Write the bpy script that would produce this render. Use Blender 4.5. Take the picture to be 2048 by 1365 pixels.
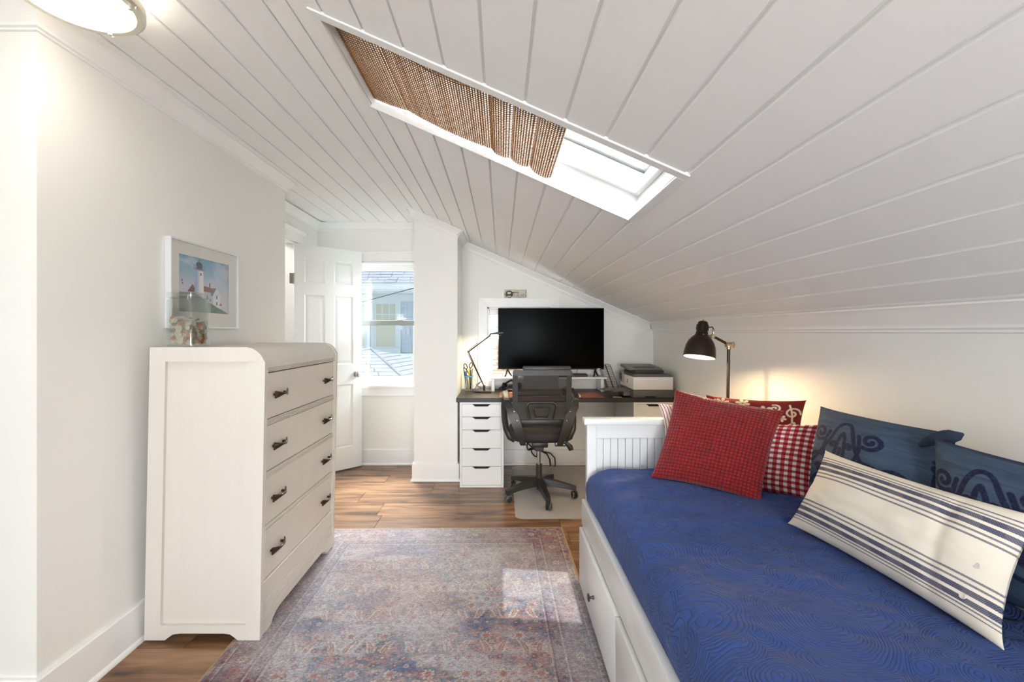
import bpy, bmesh, math, random
import numpy as np
from mathutils import Vector, Matrix, Quaternion
R = math.radians
random.seed(7); rng = np.random.default_rng(7)
SC = bpy.context.scene
COL = SC.collection
for o in list(bpy.data.objects): bpy.data.objects.remove(o)

# ------------------------------------------------------------------ camera, world, sun, exposure
H = 1.277                                   # eye height; x right, y into the room, z up, metres
cam_d = bpy.data.cameras.new('camera'); cam = bpy.data.objects.new('camera', cam_d); COL.objects.link(cam)
cam.location = (0, 0, H); cam.rotation_euler = (R(90), 0, 0)
cam_d.sensor_width = 36; cam_d.lens = 36*880/2048; cam_d.clip_start = 0.02
cam_d.shift_x = 21/2048; cam_d.shift_y = -18.5/2048
SC.camera = cam

world = bpy.data.worlds.new('sky'); SC.world = world; world.use_nodes = True
wn = world.node_tree; bg = wn.nodes['Background']
bg.inputs[0].default_value = (0.80, 0.90, 1.0, 1); bg.inputs[1].default_value = .55

def light(name, kind, loc, energy, color, size=None, direction=None, size_y=None):
    d = bpy.data.lights.new(name, kind); d.energy = energy; d.color = color
    o = bpy.data.objects.new(name, d); COL.objects.link(o); o.location = loc
    if kind == 'AREA':
        d.size = size
        if size_y: d.shape = 'RECTANGLE'; d.size_y = size_y
    elif kind in ('POINT', 'SPOT') and size: d.shadow_soft_size = size
    if direction: o.rotation_euler = Vector(direction).to_track_quat('-Z', 'Y').to_euler()
    return o
AL0 = -1.77
s = light('sun', 'SUN', (0, 0, 8), 2.0, (1.0, 0.97, 0.92), direction=(-.105, .27, -1)); s.data.angle = R(0.6)
# added fill lights: rear, left and hall; area-light daylight at the real windows
light('rear_opening_fill', 'AREA', (-.8, -8, .95), 300, (0.90, 0.95, 1.0), 4.0, (0.02, 1, .03), 2.6)  # added fill, shines in through the made-up rear opening
light('skylight_daylight', 'AREA', (.60, 1.30, 2.75), 24, (0.93, 0.97, 1.0), 1.0, (-.2, .5, -1), .7)
light('left_opening_fill', 'AREA', (-2.90, -.85, 1.40), 3, (0.92, 0.96, 1.0), 1.2, (1, 0, 0), 1.1)  # added fill just outside the made-up left opening
light('rear_point_fill', 'POINT', (.55, -.95, 1.2), 38, (.95, .97, 1.0), .16)  # added point fill behind the camera, no lamp object around it
light('hall_fill', 'AREA', (AL0-.45, 3.5, 2.2), 3.2, (1.0, .98, .94), .3, (0, 0, -1))  # added fill in the unseen hall, no fixture modelled
light('alcove_window_daylight', 'AREA', (-1.16, 4.95, 2.55), 300, (0.94, 0.98, 1.0), 0.8, (0.12, -1, -.95), 0.8)
light('desk_window_daylight', 'AREA', (0.16, 4.95, 2.2), 110, (0.95, 0.98, 1.0), 0.6, (0, -1, -.95), 0.6)
VS = SC.view_settings
VS.view_transform = 'Standard'; VS.look = 'None'; VS.gamma = 1.0; VS.use_curve_mapping = False
VS.exposure = 0.90

# ------------------------------------------------------------------ helpers
def lin(c):
    c = np.asarray(c, float)/255.0
    return np.where(c <= .04045, c/12.92, ((c+.055)/1.055)**2.4)
def L3(*c):
    v = lin(c); return (float(v[0]), float(v[1]), float(v[2]), 1.0)

def mat(name, rgb, rough=.5, metal=0., noise=None, bump=None, spec=.5, coat=0., sheen=0., emit=None, trans=0., alpha=None):
    """noise=(scale, amount[, stretch xyz]) colour variation; bump=(scale, strength[, stretch])"""
    m = bpy.data.materials.new(name); m.use_nodes = True
    nt = m.node_tree; p = nt.nodes['Principled BSDF']
    p.inputs['Base Color'].default_value = L3(*rgb)
    p.inputs['Roughness'].default_value = rough; p.inputs['Metallic'].default_value = metal
    p.inputs['Specular IOR Level'].default_value = spec
    p.inputs['Coat Weight'].default_value = coat; p.inputs['Sheen Weight'].default_value = sheen
    if trans: p.inputs['Transmission Weight'].default_value = trans
    if alpha is not None: p.inputs['Alpha'].default_value = alpha
    if emit:
        p.inputs['Emission Color'].default_value = (*emit[0], 1); p.inputs['Emission Strength'].default_value = emit[1]
    tc = None
    def coords(st):
        tc = nt.nodes.new('ShaderNodeTexCoord'); mp = nt.nodes.new('ShaderNodeMapping')
        mp.inputs['Scale'].default_value = st
        nt.links.new(tc.outputs['Object'], mp.inputs[0]); return mp.outputs[0]
    if noise:
        st = noise[2] if len(noise) > 2 else (1, 1, 1)
        n = nt.nodes.new('ShaderNodeTexNoise'); n.inputs['Scale'].default_value = noise[0]; n.inputs['Detail'].default_value = 5
        nt.links.new(coords(st), n.inputs['Vector'])
        mr = nt.nodes.new('ShaderNodeMapRange'); mr.inputs[1].default_value = .25; mr.inputs[2].default_value = .75
        mr.inputs[3].default_value = 1-noise[1]; mr.inputs[4].default_value = 1+noise[1]*.5
        nt.links.new(n.outputs[0], mr.inputs[0])
        mx = nt.nodes.new('ShaderNodeVectorMath'); mx.operation = 'SCALE'
        mx.inputs[0].default_value = L3(*rgb)[:3]; nt.links.new(mr.outputs[0], mx.inputs['Scale'])
        nt.links.new(mx.outputs[0], p.inputs['Base Color'])
    if bump:
        st = bump[2] if len(bump) > 2 else (1, 1, 1)
        n = nt.nodes.new('ShaderNodeTexNoise'); n.inputs['Scale'].default_value = bump[0]; n.inputs['Detail'].default_value = 4
        nt.links.new(coords(st), n.inputs['Vector'])
        b = nt.nodes.new('ShaderNodeBump'); b.inputs['Strength'].default_value = bump[1]; b.inputs['Distance'].default_value = .002
        nt.links.new(n.outputs[0], b.inputs['Height']); nt.links.new(b.outputs[0], p.inputs['Normal'])
    return m

def glassy(name, tint=(1, 1, 1), refl=.08, rough=.02):
    m = bpy.data.materials.new(name); m.use_nodes = True; nt = m.node_tree
    nt.nodes.remove(nt.nodes['Principled BSDF']); out = nt.nodes['Material Output']
    t = nt.nodes.new('ShaderNodeBsdfTransparent'); t.inputs[0].default_value = (*tint, 1)
    g = nt.nodes.new('ShaderNodeBsdfGlossy'); g.inputs['Roughness'].default_value = rough
    lw = nt.nodes.new('ShaderNodeLayerWeight'); pw = nt.nodes.new('ShaderNodeMath'); pw.operation = 'POWER'; pw.inputs[1].default_value = 4
    nt.links.new(lw.outputs['Facing'], pw.inputs[0])
    ad = nt.nodes.new('ShaderNodeMath'); ad.operation = 'MULTIPLY_ADD'; ad.inputs[1].default_value = .55; ad.inputs[2].default_value = refl
    mx = nt.nodes.new('ShaderNodeMixShader')
    nt.links.new(pw.outputs[0], ad.inputs[0]); ad.use_clamp = True
    nt.links.new(ad.outputs[0], mx.inputs[0]); nt.links.new(t.outputs[0], mx.inputs[1]); nt.links.new(g.outputs[0], mx.inputs[2])
    nt.links.new(mx.outputs[0], out.inputs[0]); return m

def see_through(name, rgb, amount, rough=.6):
    m = mat(name, rgb, rough); nt = m.node_tree; out = nt.nodes['Material Output']; p = nt.nodes['Principled BSDF']
    t = nt.nodes.new('ShaderNodeBsdfTransparent'); mx = nt.nodes.new('ShaderNodeMixShader'); mx.inputs[0].default_value = amount
    nt.links.new(p.outputs[0], mx.inputs[1]); nt.links.new(t.outputs[0], mx.inputs[2]); nt.links.new(mx.outputs[0], out.inputs[0]); return m

def vcol_mat(name, rough=.8, sheen=0., bump=None, weave=None, spec=.3):
    m = mat(name, (200, 200, 200), rough, sheen=sheen, bump=bump, spec=spec); nt = m.node_tree
    a = nt.nodes.new('ShaderNodeVertexColor'); a.layer_name = 'print'
    nt.links.new(a.outputs[0], nt.nodes['Principled BSDF'].inputs['Base Color']); return m

class MB:
    def __init__(s): s.bm = bmesh.new()
    def _faces(s, pts, faces):
        v = [s.bm.verts.new(p) for p in pts]
        return v, [s.bm.faces.new([v[i] for i in f]) for f in faces]
    def _bevel(s, faces, b, seg=2):
        e = set(); vv = set()
        for f in faces:
            e.update(f.edges); vv.update(f.verts)
        bmesh.ops.bevel(s.bm, geom=list(e), offset=b, segments=seg, affect='EDGES', profile=.5)
    def box(s, x0, x1, y0, y1, z0, z1, b=0, seg=2):
        p = [(x0,y0,z0),(x1,y0,z0),(x1,y1,z0),(x0,y1,z0),(x0,y0,z1),(x1,y0,z1),(x1,y1,z1),(x0,y1,z1)]
        v, f = s._faces(p, [(3,2,1,0),(4,5,6,7),(0,1,5,4),(1,2,6,5),(2,3,7,6),(3,0,4,7)])
        if b: s._bevel(f, b, seg)
        return s
    def obox(s, c, ax, ay, az, b=0, seg=2):
        """oriented box: centre and three half-axis vectors"""
        c = Vector(c); ax = Vector(ax); ay = Vector(ay); az = Vector(az)
        p = [c+i*ax+j*ay+k*az for k in (-1,1) for (i,j) in ((-1,-1),(1,-1),(1,1),(-1,1))]
        v, f = s._faces(p, [(3,2,1,0),(4,5,6,7),(0,1,5,4),(1,2,6,5),(2,3,7,6),(3,0,4,7)])
        if b: s._bevel(f, b, seg)
        return s
    def prism(s, pts, axis, a0, a1, b=0):
        """pts 2d polygon; axis 'x': (y,z), 'y': (x,z), 'z': (x,y)"""
        def P(p, a): return {'x': (a, p[0], p[1]), 'y': (p[0], a, p[1]), 'z': (p[0], p[1], a)}[axis]
        n = len(pts); v = [s.bm.verts.new(P(p, a0)) for p in pts]+[s.bm.verts.new(P(p, a1)) for p in pts]
        f = [s.bm.faces.new(v[:n][::-1]), s.bm.faces.new(v[n:])]
        for i in range(n): f.append(s.bm.faces.new([v[i], v[(i+1) % n], v[n+(i+1) % n], v[n+i]]))
        if b: s._bevel(f, b, 1)
        return s
    def hull3(s, ring0, ring1, caps=True):
        n = len(ring0); v = [s.bm.verts.new(p) for p in ring0]+[s.bm.verts.new(p) for p in ring1]
        if caps: s.bm.faces.new(v[:n][::-1]); s.bm.faces.new(v[n:])
        for i in range(n): s.bm.faces.new([v[i], v[(i+1) % n], v[n+(i+1) % n], v[n+i]])
        return s
    def tube(s, pts, r, n=8, flat=1., up=(0,0,1), closed=False):
        pts = [Vector(p) for p in pts]; rs = r if isinstance(r, (list, tuple)) else [r]*len(pts)
        rings = []; N = len(pts); prev = None
        for i, p in enumerate(pts):
            a = pts[(i-1) % N] if (closed or i > 0) else p; c = pts[(i+1) % N] if (closed or i < N-1) else p
            t = (c-a).normalized()
            if prev is None:
                u = Vector(up); u = (u-t*u.dot(t))
                if u.length < 1e-4: u = Vector((1,0,0)); u = u-t*u.dot(t)
            else: u = prev-t*prev.dot(t)
            u.normalize(); prev = u; w = t.cross(u)
            rings.append([s.bm.verts.new(p+(u*math.cos(k*2*math.pi/n)+w*math.sin(k*2*math.pi/n)*flat)*rs[i]) for k in range(n)])
        M = N if closed else N-1
        for i in range(M):
            A = rings[i]; B = rings[(i+1) % N]
            for k in range(n): s.bm.faces.new([A[k], A[(k+1) % n], B[(k+1) % n], B[k]])
        if not closed: s.bm.faces.new(rings[0][::-1]); s.bm.faces.new(rings[-1])
        return s
    def lathe(s, prof, c=(0,0,0), n=24, axis=(0,0,1), close=False, caps=True):
        c = Vector(c); q = Vector((0,0,1)).rotation_difference(Vector(axis).normalized())
        rings = []
        for (r, z) in prof:
            if r < 1e-6: rings.append([s.bm.verts.new(c+q @ Vector((0,0,z)))])
            else: rings.append([s.bm.verts.new(c+q @ Vector((r*math.cos(k*2*math.pi/n), r*math.sin(k*2*math.pi/n), z))) for k in range(n)])
        m = len(rings)
        for i in range(m if close else m-1):
            A = rings[i]; B = rings[(i+1) % m]
            for k in range(n):
                a = A if len(A) == 1 else [A[k], A[(k+1) % n]]; b = B if len(B) == 1 else [B[(k+1) % n], B[k]]
                if len(a)+len(b) >= 3: s.bm.faces.new(list(a)+list(b))
        if not close and caps:
            if len(rings[0]) > 1: s.bm.faces.new(rings[0][::-1])
            if len(rings[-1]) > 1: s.bm.faces.new(rings[-1])
        return s
    def cyl(s, a, b, r, n=16):
        a = Vector(a); b = Vector(b); return s.lathe([(r,0),(r,(b-a).length)], a, n, b-a)
    def xf(s, M):
        bmesh.ops.transform(s.bm, matrix=M, verts=s.bm.verts); return s

ORG = {}
def org(o): return ORG.get(o.name, Vector((0,0,0))) if o else Vector((0,0,0))
def mesh_obj(name, me, m, parent=None, loc=None):
    o = bpy.data.objects.new(name, me); COL.objects.link(o)
    if m: me.materials.append(m)
    if parent: o.parent = parent; ORG[o.name] = org(parent)
    return o
def build(name, mb, m, parent=None, smooth=35, recalc=True, **props):
    bm = mb.bm; og = org(parent)
    if og.length > 0: bmesh.ops.translate(bm, vec=-og, verts=bm.verts)
    if recalc: bmesh.ops.recalc_face_normals(bm, faces=bm.faces)
    me = bpy.data.meshes.new(name); bm.to_mesh(me); bm.free()
    if smooth:
        me.shade_smooth(); me.set_sharp_from_angle(angle=R(smooth))
    o = mesh_obj(name, me, m, parent)
    for k, v in props.items(): o[k] = v
    return o
def thing(name, label, cat, loc=(0,0,0), group=None, local=False, rot=(0,0,0)):
    o = bpy.data.objects.new(name, None); COL.objects.link(o); o.location = loc; o.rotation_euler = rot
    o.empty_display_size = .05
    o['label'] = label; o['category'] = cat
    if group: o['group'] = group
    ORG[o.name] = Vector((0,0,0)) if local else Vector(loc)
    return o
def tag(o, label, cat, group=None):
    o['label'] = label; o['category'] = cat
    if group: o['group'] = group
    return o
def center_origin(o):
    """move the origin of a one-mesh thing to the bottom centre of its bounds"""
    me = o.data; n = len(me.vertices); a = np.empty(n*3); me.vertices.foreach_get('co', a); a = a.reshape(-1,3)
    c = np.array([(a[:,0].min()+a[:,0].max())/2, (a[:,1].min()+a[:,1].max())/2, a[:,2].min()])
    a -= c; me.vertices.foreach_set('co', a.ravel()); me.update(); o.location = Vector(o.location)+Vector(c); return o
def solo(name, mb, m, label, cat, group=None, smooth=35):
    o = build(name, mb, m, None, smooth); center_origin(o); return tag(o, label, cat, group)
def struct(name, mb, m, parent=None, smooth=0):
    o = build(name, mb, m, parent, smooth)
    o['kind'] = 'structure'; return o
def grid_mesh(name, P, colors=None, wrap=False, uv=None):
    """P (ny,nx,3) array -> quad grid mesh, colours linear (ny,nx,3) on points"""
    ny, nx = P.shape[:2]; me = bpy.data.meshes.new(name)
    idx = np.arange(ny*nx).reshape(ny, nx)
    q = np.stack([idx[:-1,:-1], idx[:-1,1:], idx[1:,1:], idx[1:,:-1]], -1).reshape(-1,4)
    me.vertices.add(ny*nx); me.vertices.foreach_set('co', P.astype(np.float32).ravel())
    me.loops.add(q.size); me.loops.foreach_set('vertex_index', q.ravel().astype(np.int32))
    me.polygons.add(len(q)); me.polygons.foreach_set('loop_start', (np.arange(len(q))*4).astype(np.int32))
    me.polygons.foreach_set('loop_total', np.full(len(q), 4, np.int32))
    me.update(calc_edges=True)
    if colors is not None: paint(me, colors.reshape(-1,3))
    return me
def paint(me, c):
    at = me.color_attributes.new('print', 'FLOAT_COLOR', 'POINT')
    rgba = np.ones((len(c), 4), np.float32); rgba[:,:3] = c
    at.data.foreach_set('color', rgba.ravel())
def text_mesh(txt, size, extrude=.0003):
    cu = bpy.data.curves.new('lettering', 'FONT'); cu.body = txt; cu.size = size; cu.extrude = extrude
    cu.align_x = 'CENTER'; cu.align_y = 'CENTER'; cu.resolution_u = 3
    o = bpy.data.objects.new('lettering', cu); COL.objects.link(o)
    bpy.context.view_layer.update()
    me = bpy.data.meshes.new_from_object(o.evaluated_get(bpy.context.evaluated_depsgraph_get()))
    bpy.data.objects.remove(o); bpy.data.curves.remove(cu); return me

def smoothstep(a, b, x):
    t = np.clip((x-a)/(b-a), 0, 1); return t*t*(3-2*t)
def vnoise(x, y, seed=0):
    """value noise, numpy"""
    xi = np.floor(x).astype(np.int64); yi = np.floor(y).astype(np.int64); fx = x-xi; fy = y-yi
    fx = fx*fx*(3-2*fx); fy = fy*fy*(3-2*fy)
    def h(a, b):
        n = (a*374761393+b*668265263+seed*1442695041) & 0xffffffff
        n = ((n ^ (n >> 13))*1274126177) & 0xffffffff
        return ((n ^ (n >> 16)) & 0xffff)/65535.0
    return (h(xi,yi)*(1-fx)+h(xi+1,yi)*fx)*(1-fy)+(h(xi,yi+1)*(1-fx)+h(xi+1,yi+1)*fx)*fy
def fbm(x, y, o=4, seed=0):
    r = 0; a = .5; t = 0
    for i in range(o): r = r+a*vnoise(x*2**i, y*2**i, seed+i*17); t += a; a *= .5
    return r/t

# ------------------------------------------------------------------ materials
WALL = mat('cream_wall_paint', (241, 240, 235), .55, noise=(2, .02), bump=(60, .06))
CEIL = mat('white_board_paint', (247, 247, 246), .55, noise=(1.5, .02))
TRIM = mat('white_trim_paint', (244, 243, 241), .32)
DOORW = mat('door_white', (240, 242, 240), .35)
FURN = mat('antique_white_paint', (220, 214, 205), .38, noise=(40, .03, (1, 1, .08)))
BEDW = mat('white_lacquer', (238, 238, 236), .25)
BLACK = mat('black_plastic', (27, 26, 26), .45)
CHBLACK = mat('chair_plastic', (42, 40, 38), .42, noise=(30, .12))
DARKM = mat('dark_bronze_metal', (58, 50, 44), .32, .85)
CHROME = mat('chrome', (205, 205, 208), .16, 1.)
NICKEL = mat('satin_nickel', (176, 170, 160), .32, 1.)
DESKM = mat('black_brown_desk', (32, 27, 24), .42, noise=(6, .2, (1, 12, 1)))
GLASS = glassy('window_glass', (.97, .99, 1.0), .05)
JAR = glassy('jar_glass', (.96, .98, .975), .11)
DARKIN = mat('recess_shade', (28, 26, 24), .8)  # near-black colour that paints shade inside recesses
GREY = mat('dark_grey_plastic', (84, 82, 80), .5)
# ------------------------------------------------------------------ room shell
G = .4406; TH = math.atan(G); ZB = 2.32; XB = (1.988-ZB)/G      # slope, flat ceiling height, break line
def zc(x): return 1.988-G*x if x > XB else ZB
YB = 4.233; YN = -1.72; XR = 1.46; XL = -1.50; XFL = -2.72

# floor
floor = struct('floor', MB().box(XFL-.1, XR+.1, YN-.1, YB+.1, -.08, -.011), mat('subfloor', (40, 30, 24), .9))
def plank_material():
    m = mat('brown_laminate', (120, 88, 62), .27, spec=.5); nt = m.node_tree; p = nt.nodes['Principled BSDF']
    tc = nt.nodes.new('ShaderNodeTexCoord'); oi = nt.nodes.new('ShaderNodeObjectInfo')
    ad = nt.nodes.new('ShaderNodeVectorMath'); ad.operation = 'ADD'
    mul = nt.nodes.new('ShaderNodeMath'); mul.operation = 'MULTIPLY'; mul.inputs[1].default_value = 37
    nt.links.new(oi.outputs['Random'], mul.inputs[0]); nt.links.new(tc.outputs['Object'], ad.inputs[0]); nt.links.new(mul.outputs[0], ad.inputs[1])
    mp = nt.nodes.new('ShaderNodeMapping'); mp.inputs['Scale'].default_value = (1.3, 9, 1); nt.links.new(ad.outputs[0], mp.inputs[0])
    n1 = nt.nodes.new('ShaderNodeTexNoise'); n1.inputs['Scale'].default_value = 1.6; n1.inputs['Detail'].default_value = 7; n1.inputs['Distortion'].default_value = .6
    nt.links.new(mp.outputs[0], n1.inputs['Vector'])
    cr = nt.nodes.new('ShaderNodeValToRGB'); e = cr.color_ramp.elements
    e[0].position = .28; e[0].color = L3(76, 54, 38); e[1].position = .72; e[1].color = L3(176, 134, 98)
    k = e.new(.5); k.color = L3(136, 100, 72)
    nt.links.new(n1.outputs[0], cr.inputs[0])
    mp2 = nt.nodes.new('ShaderNodeMapping'); mp2.inputs['Scale'].default_value = (2, 60, 1); nt.links.new(ad.outputs[0], mp2.inputs[0])
    n2 = nt.nodes.new('ShaderNodeTexNoise'); n2.inputs['Scale'].default_value = 3; n2.inputs['Detail'].default_value = 4; nt.links.new(mp2.outputs[0], n2.inputs['Vector'])
    mx = nt.nodes.new('ShaderNodeMix'); mx.data_type = 'RGBA'; mx.blend_type = 'MULTIPLY'; mx.inputs[0].default_value = .35
    nt.links.new(cr.outputs[0], mx.inputs[6]); nt.links.new(n2.outputs[0], mx.inputs[7])
    bc = nt.nodes.new('ShaderNodeHueSaturation'); mr = nt.nodes.new('ShaderNodeMapRange'); mr.inputs[3].default_value = .95; mr.inputs[4].default_value = 1.3
    nt.links.new(oi.outputs['Random'], mr.inputs[0]); nt.links.new(mr.outputs[0], bc.inputs['Value']); nt.links.new(mx.outputs[2], bc.inputs['Color'])
    nt.links.new(bc.outputs[0], p.inputs['Base Color'])
    b = nt.nodes.new('ShaderNodeBump'); b.inputs['Strength'].default_value = .15; b.inputs['Distance'].default_value = .001
    nt.links.new(n2.outputs[0], b.inputs['Height']); nt.links.new(b.outputs[0], p.inputs['Normal'])
    return m
PLANK = plank_material()
PL = 1.22; PW = .215
m0 = MB().box(.0008, PL-.0008, .0008, PW-.0008, -.011, 0, .0012, 1)
pm = build('plank', m0, PLANK, floor, 35)
first = True; offs = {0: -1.08, 1: -.56, -1: -.99, 2: .2}
row = 0; y = 3.709-PW*26
rows = []
i = -26
while 3.709+i*PW < YB:
    y0 = 3.709+i*PW; joint = {0: -.99, -1: -.56, -2: -1.08, -3: .35, -4: -.83, -5: .42, 1: -.3}.get(i, random.uniform(-1.2, 0))
    x = joint-PL*4
    while x < XR:
        if x+PL > XFL+.02 and y0+PW > YN:
            if first: o = pm; first = False; full = pm.data
            else: o = pm.copy(); COL.objects.link(o); o.data = full
            o.location = (x, y0, 0)
            xa = max(x, XFL); xb = min(x+PL, XR)
            if xa > x or xb < x+PL or y0+PW > YB:
                mm = MB().box(xa-x+.0008, xb-x-.0008, .0008, min(PW, YB-y0)-.0008, -.011, 0, .0012, 1)
                bm = mm.bm; bmesh.ops.recalc_face_normals(bm, faces=bm.faces); me = bpy.data.meshes.new('plank'); bm.to_mesh(me); bm.free(); me.materials.append(PLANK); o.data = me
        x += PL
    i += 1

# walls -----------------------------------------------------------
def wall(name, mb, m=WALL): return struct(name, mb, m)
ZT = ZB+.03
wall('wall_left', MB().box(-1.80, XL, 1.42, 3.05, 0, ZB+.012))
wall('wall_left_return', MB().box(XFL-.1, XL-.30, 1.42, 1.52, 0, ZB+.012))
wall('wall_left_near', MB().box(XFL-.1, XFL, YN-.1, -1.50, 0, ZB+.012).box(XFL-.1, XFL, -.20, 1.42, 0, ZB+.012).box(XFL-.1, XFL, -1.50, -.20, 0, .85).box(XFL-.1, XFL, -1.50, -.20, 1.95, ZB+.012))
wall('left_added_window', MB().box(XFL-.07, XFL-.03, -.88, -.82, .85, 1.95).box(XFL, XFL+.02, -1.58, -1.50, .77, 2.03).box(XFL, XFL+.02, -.20, -.12, .77, 2.03).box(XFL, XFL+.02, -1.50, -.20, .77, .85).box(XFL, XFL+.02, -1.50, -.20, 1.95, 2.03), TRIM)  # window added out of view to admit the left fill
# alcove left wall with the door opening (3.10 .. 3.79)
AL = -1.77
wall('wall_alcove', MB().box(AL-.11, AL, 3.79, YB, 0, ZB+.012).box(AL-.11, AL, 3.05, 3.14, 0, ZB+.012).box(AL-.11, AL, 3.14, 3.79, 2.045, ZB+.012))
wall('wall_hall', MB().box(AL-.95, AL-.9, 2.9, YB, 0, ZB).box(AL-.95, AL-.11, 2.9, 2.95, 0, ZB).box(AL-.95, AL-.11, YB-.05, YB, 0, ZB).box(AL-.95, AL-.11, 2.9, YB, ZB-.05, ZB))
# back wall with two window openings
W1 = (-1.50, -.80, .762, 1.955); W2 = (-.135, .465, .80, 1.513)
bw = MB(); y0, y1 = YB, YB+.14
def seg(x0, x1, z0, z1=None):
    if z1 is None: bw.prism([(x0, z0), (x1, z0), (x1, zc(x1)+.012), (x0, zc(x0)+.012)], 'y', y0, y1)
    else: bw.box(x0, x1, y0, y1, z0, z1)
seg(AL-.11, W1[0], 0); seg(W1[0], W1[1], 0, W1[2]); seg(W1[0], W1[1], W1[3])
seg(W1[1], XB, 0); seg(XB, W2[0], 0); seg(W2[0], W2[1], 0, W2[2]); seg(W2[0], W2[1], W2[3]); seg(W2[1], XR+.1, 0)
wall('wall_back', bw)
wall('wall_right', MB().prism([(XR, 0), (XR+.1, 0), (XR+.1, zc(XR+.1)+.012), (XR, zc(XR)+.012)], 'y', YN-.1, YB))
# rear wall, with an opening added behind the camera for the fill light
rw = MB()
def rseg(x0, x1, z0, z1=None):
    if z1 is None: rw.prism([(x0, z0), (x1, z0), (x1, zc(x1)+.012), (x0, zc(x0)+.012)], 'y', YN-.1, YN)
    else: rw.box(x0, x1, YN-.1, YN, z0, z1)
rseg(XFL, -1.45, 0); rseg(-1.45, XB, 2.05); rseg(XB, .55, 1.70); rseg(-1.45, XB, 0, .08); rseg(XB, .55, 0, .08); rseg(.55, XR, 0); rseg(XB, XB+.08, .08)
wall('wall_rear', rw)
# column (boxed chase) right of the alcove window
CX0, CX1, CY = -.75, -.377, 3.77
wall('wall_column', MB().prism([(CX0, 0), (CX1, 0), (CX1, zc(CX1)+.006), (XB, ZB+.006), (CX0, ZB)][:4] if XB > CX0 else [(CX0, 0), (CX1, 0), (CX1, zc(CX1)+.006), (CX0, zc(CX0)+.006)], 'y', CY, YB))

# ceiling ---------------------------------------------------------
SK = (-.55, .535, 1.34, 1.85)                     # skylight opening
backing = MB()
backing.box(XFL-.1, XB, YN-.1, YB+.14, ZB+.008, ZB+.05)
def slab(x0, x1, ya, yb, dz0=.008, dz1=.05): backing.hull3([(x0,ya,zc(x0)+dz0),(x1,ya,zc(x1)+dz0),(x1,ya,zc(x1)+dz1),(x0,ya,zc(x0)+dz1)], [(x0,yb,zc(x0)+dz0),(x1,yb,zc(x1)+dz0),(x1,yb,zc(x1)+dz1),(x0,yb,zc(x0)+dz1)])
def slb(x0, x1, ya, yb): 
    z = lambda x: 1.988-G*x
    backing.hull3([(x0,ya,z(x0)+.008),(x1,ya,z(x1)+.008),(x1,ya,z(x1)+.05),(x0,ya,z(x0)+.05)], [(x0,yb,z(x0)+.008),(x1,yb,z(x1)+.008),(x1,yb,z(x1)+.05),(x0,yb,z(x0)+.05)])
HM = .024
slb(XB-.02, SK[0]-HM, YN-.1, YB+.14); slb(SK[1]+HM, XR+.1, YN-.1, YB+.14); slb(SK[0]-HM, SK[1]+HM, YN-.1, SK[2]-HM); slb(SK[0]-HM, SK[1]+HM, SK[3]+HM, YB+.14)
ceiling = struct('ceiling', backing, CEIL)
def slope_plank(xa, xb, ya, yb, g=.0045, ch=.0022, d=.008):
    z = lambda x: 1.988-G*x
    a, b = xa+g, xb-g
    prof = [(a, d), (a, ch), (a+ch, 0), (b-ch, 0), (b, ch), (b, d)]
    m = MB().prism([(p[0], z(p[0])+p[1]) for p in prof], 'y', ya, yb)
    build('plank', m, CEIL, ceiling, 0)
gx = [.07+.12*k for k in range(-6, 13)]
gx = [g for g in gx if g > XB+.03]
edges = [XB]+gx+[XR+.01]
for a, b in zip(edges[:-1], edges[1:]):
    if b <= SK[0] or a >= SK[1]: slope_plank(a, b, YN, YB); continue
    slope_plank(a, b, YN, SK[2]-.03); slope_plank(a, b, SK[3]+.004, YB)
    if a < SK[0]: slope_plank(a, SK[0]-.02, SK[2]-.03, SK[3]+.004)
    if b > SK[1]: slope_plank(SK[1]+.02, b, SK[2]-.03, SK[3]+.004)
def flat_plank(xa, xb, ya, yb, g=.0045, ch=.0022, d=.008):
    a, b = xa+g, xb-g
    prof = [(a, ZB+d), (a, ZB+ch), (a+ch, ZB), (b-ch, ZB), (b, ZB+ch), (b, ZB+d)]
    build('plank', MB().prism(prof, 'y', ya, yb), CEIL, ceiling, 0)
x = XB; k = 0
while x > XFL:
    xn = max(x-.1315, XFL); flat_plank(xn, x if k else x+.002, YN, 1.44 if xn < -1.8 else YB); x = xn; k += 1

# crown mouldings ---------------------------------------------------
CP = [(0, 0), (.056, 0), (.056, .007), (.050, .010), (.040, .020), (.028, .036), (.016, .050), (.014, .056), (.014, .062), (.007, .066), (.007, .073), (0, .075)]
def crown(name, p0, p1, out, down, sc=1., ext0=0, ext1=0):
    """ext: mitre extension per unit out distance at each end (+ longer, - shorter)"""
    p0 = Vector(p0); p1 = Vector(p1); out = Vector(out); down = Vector(down); t = (p1-p0).normalized()
    r0 = [p0+out*a*sc+down*b*sc-t*a*sc*ext0 for a, b in CP]; r1 = [p1+out*a*sc+down*b*sc+t*a*sc*ext1 for a, b in CP]
    return struct(name, MB().hull3(r0, r1), TRIM, smooth=25)
zl = ZB+.001
crown('trim_1', (XL, 1.42, zl), (XL, 3.05, zl), (1,0,0), (0,0,-1), 1, 1, 1)
crown('trim_2', (XFL, 1.42, zl), (XL, 1.42, zl), (0,-1,0), (0,0,-1), 1, 0, 1)
crown('trim_3', (XL, 3.05, zl), (AL, 3.05, zl), (0,1,0), (0,0,-1), 1, 1, -1)
crown('trim_4', (AL, 3.05, zl), (AL, YB, zl), (1,0,0), (0,0,-1), 1, -1, -1)
crown('trim_5', (AL, YB, zl), (CX0, YB, zl), (0,-1,0), (0,0,-1), 1, -1, -1)
crown('trim_6', (CX0, YB, zl), (CX0, CY, zl), (-1,0,0), (0,0,-1), 1, -1, 1)
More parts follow.
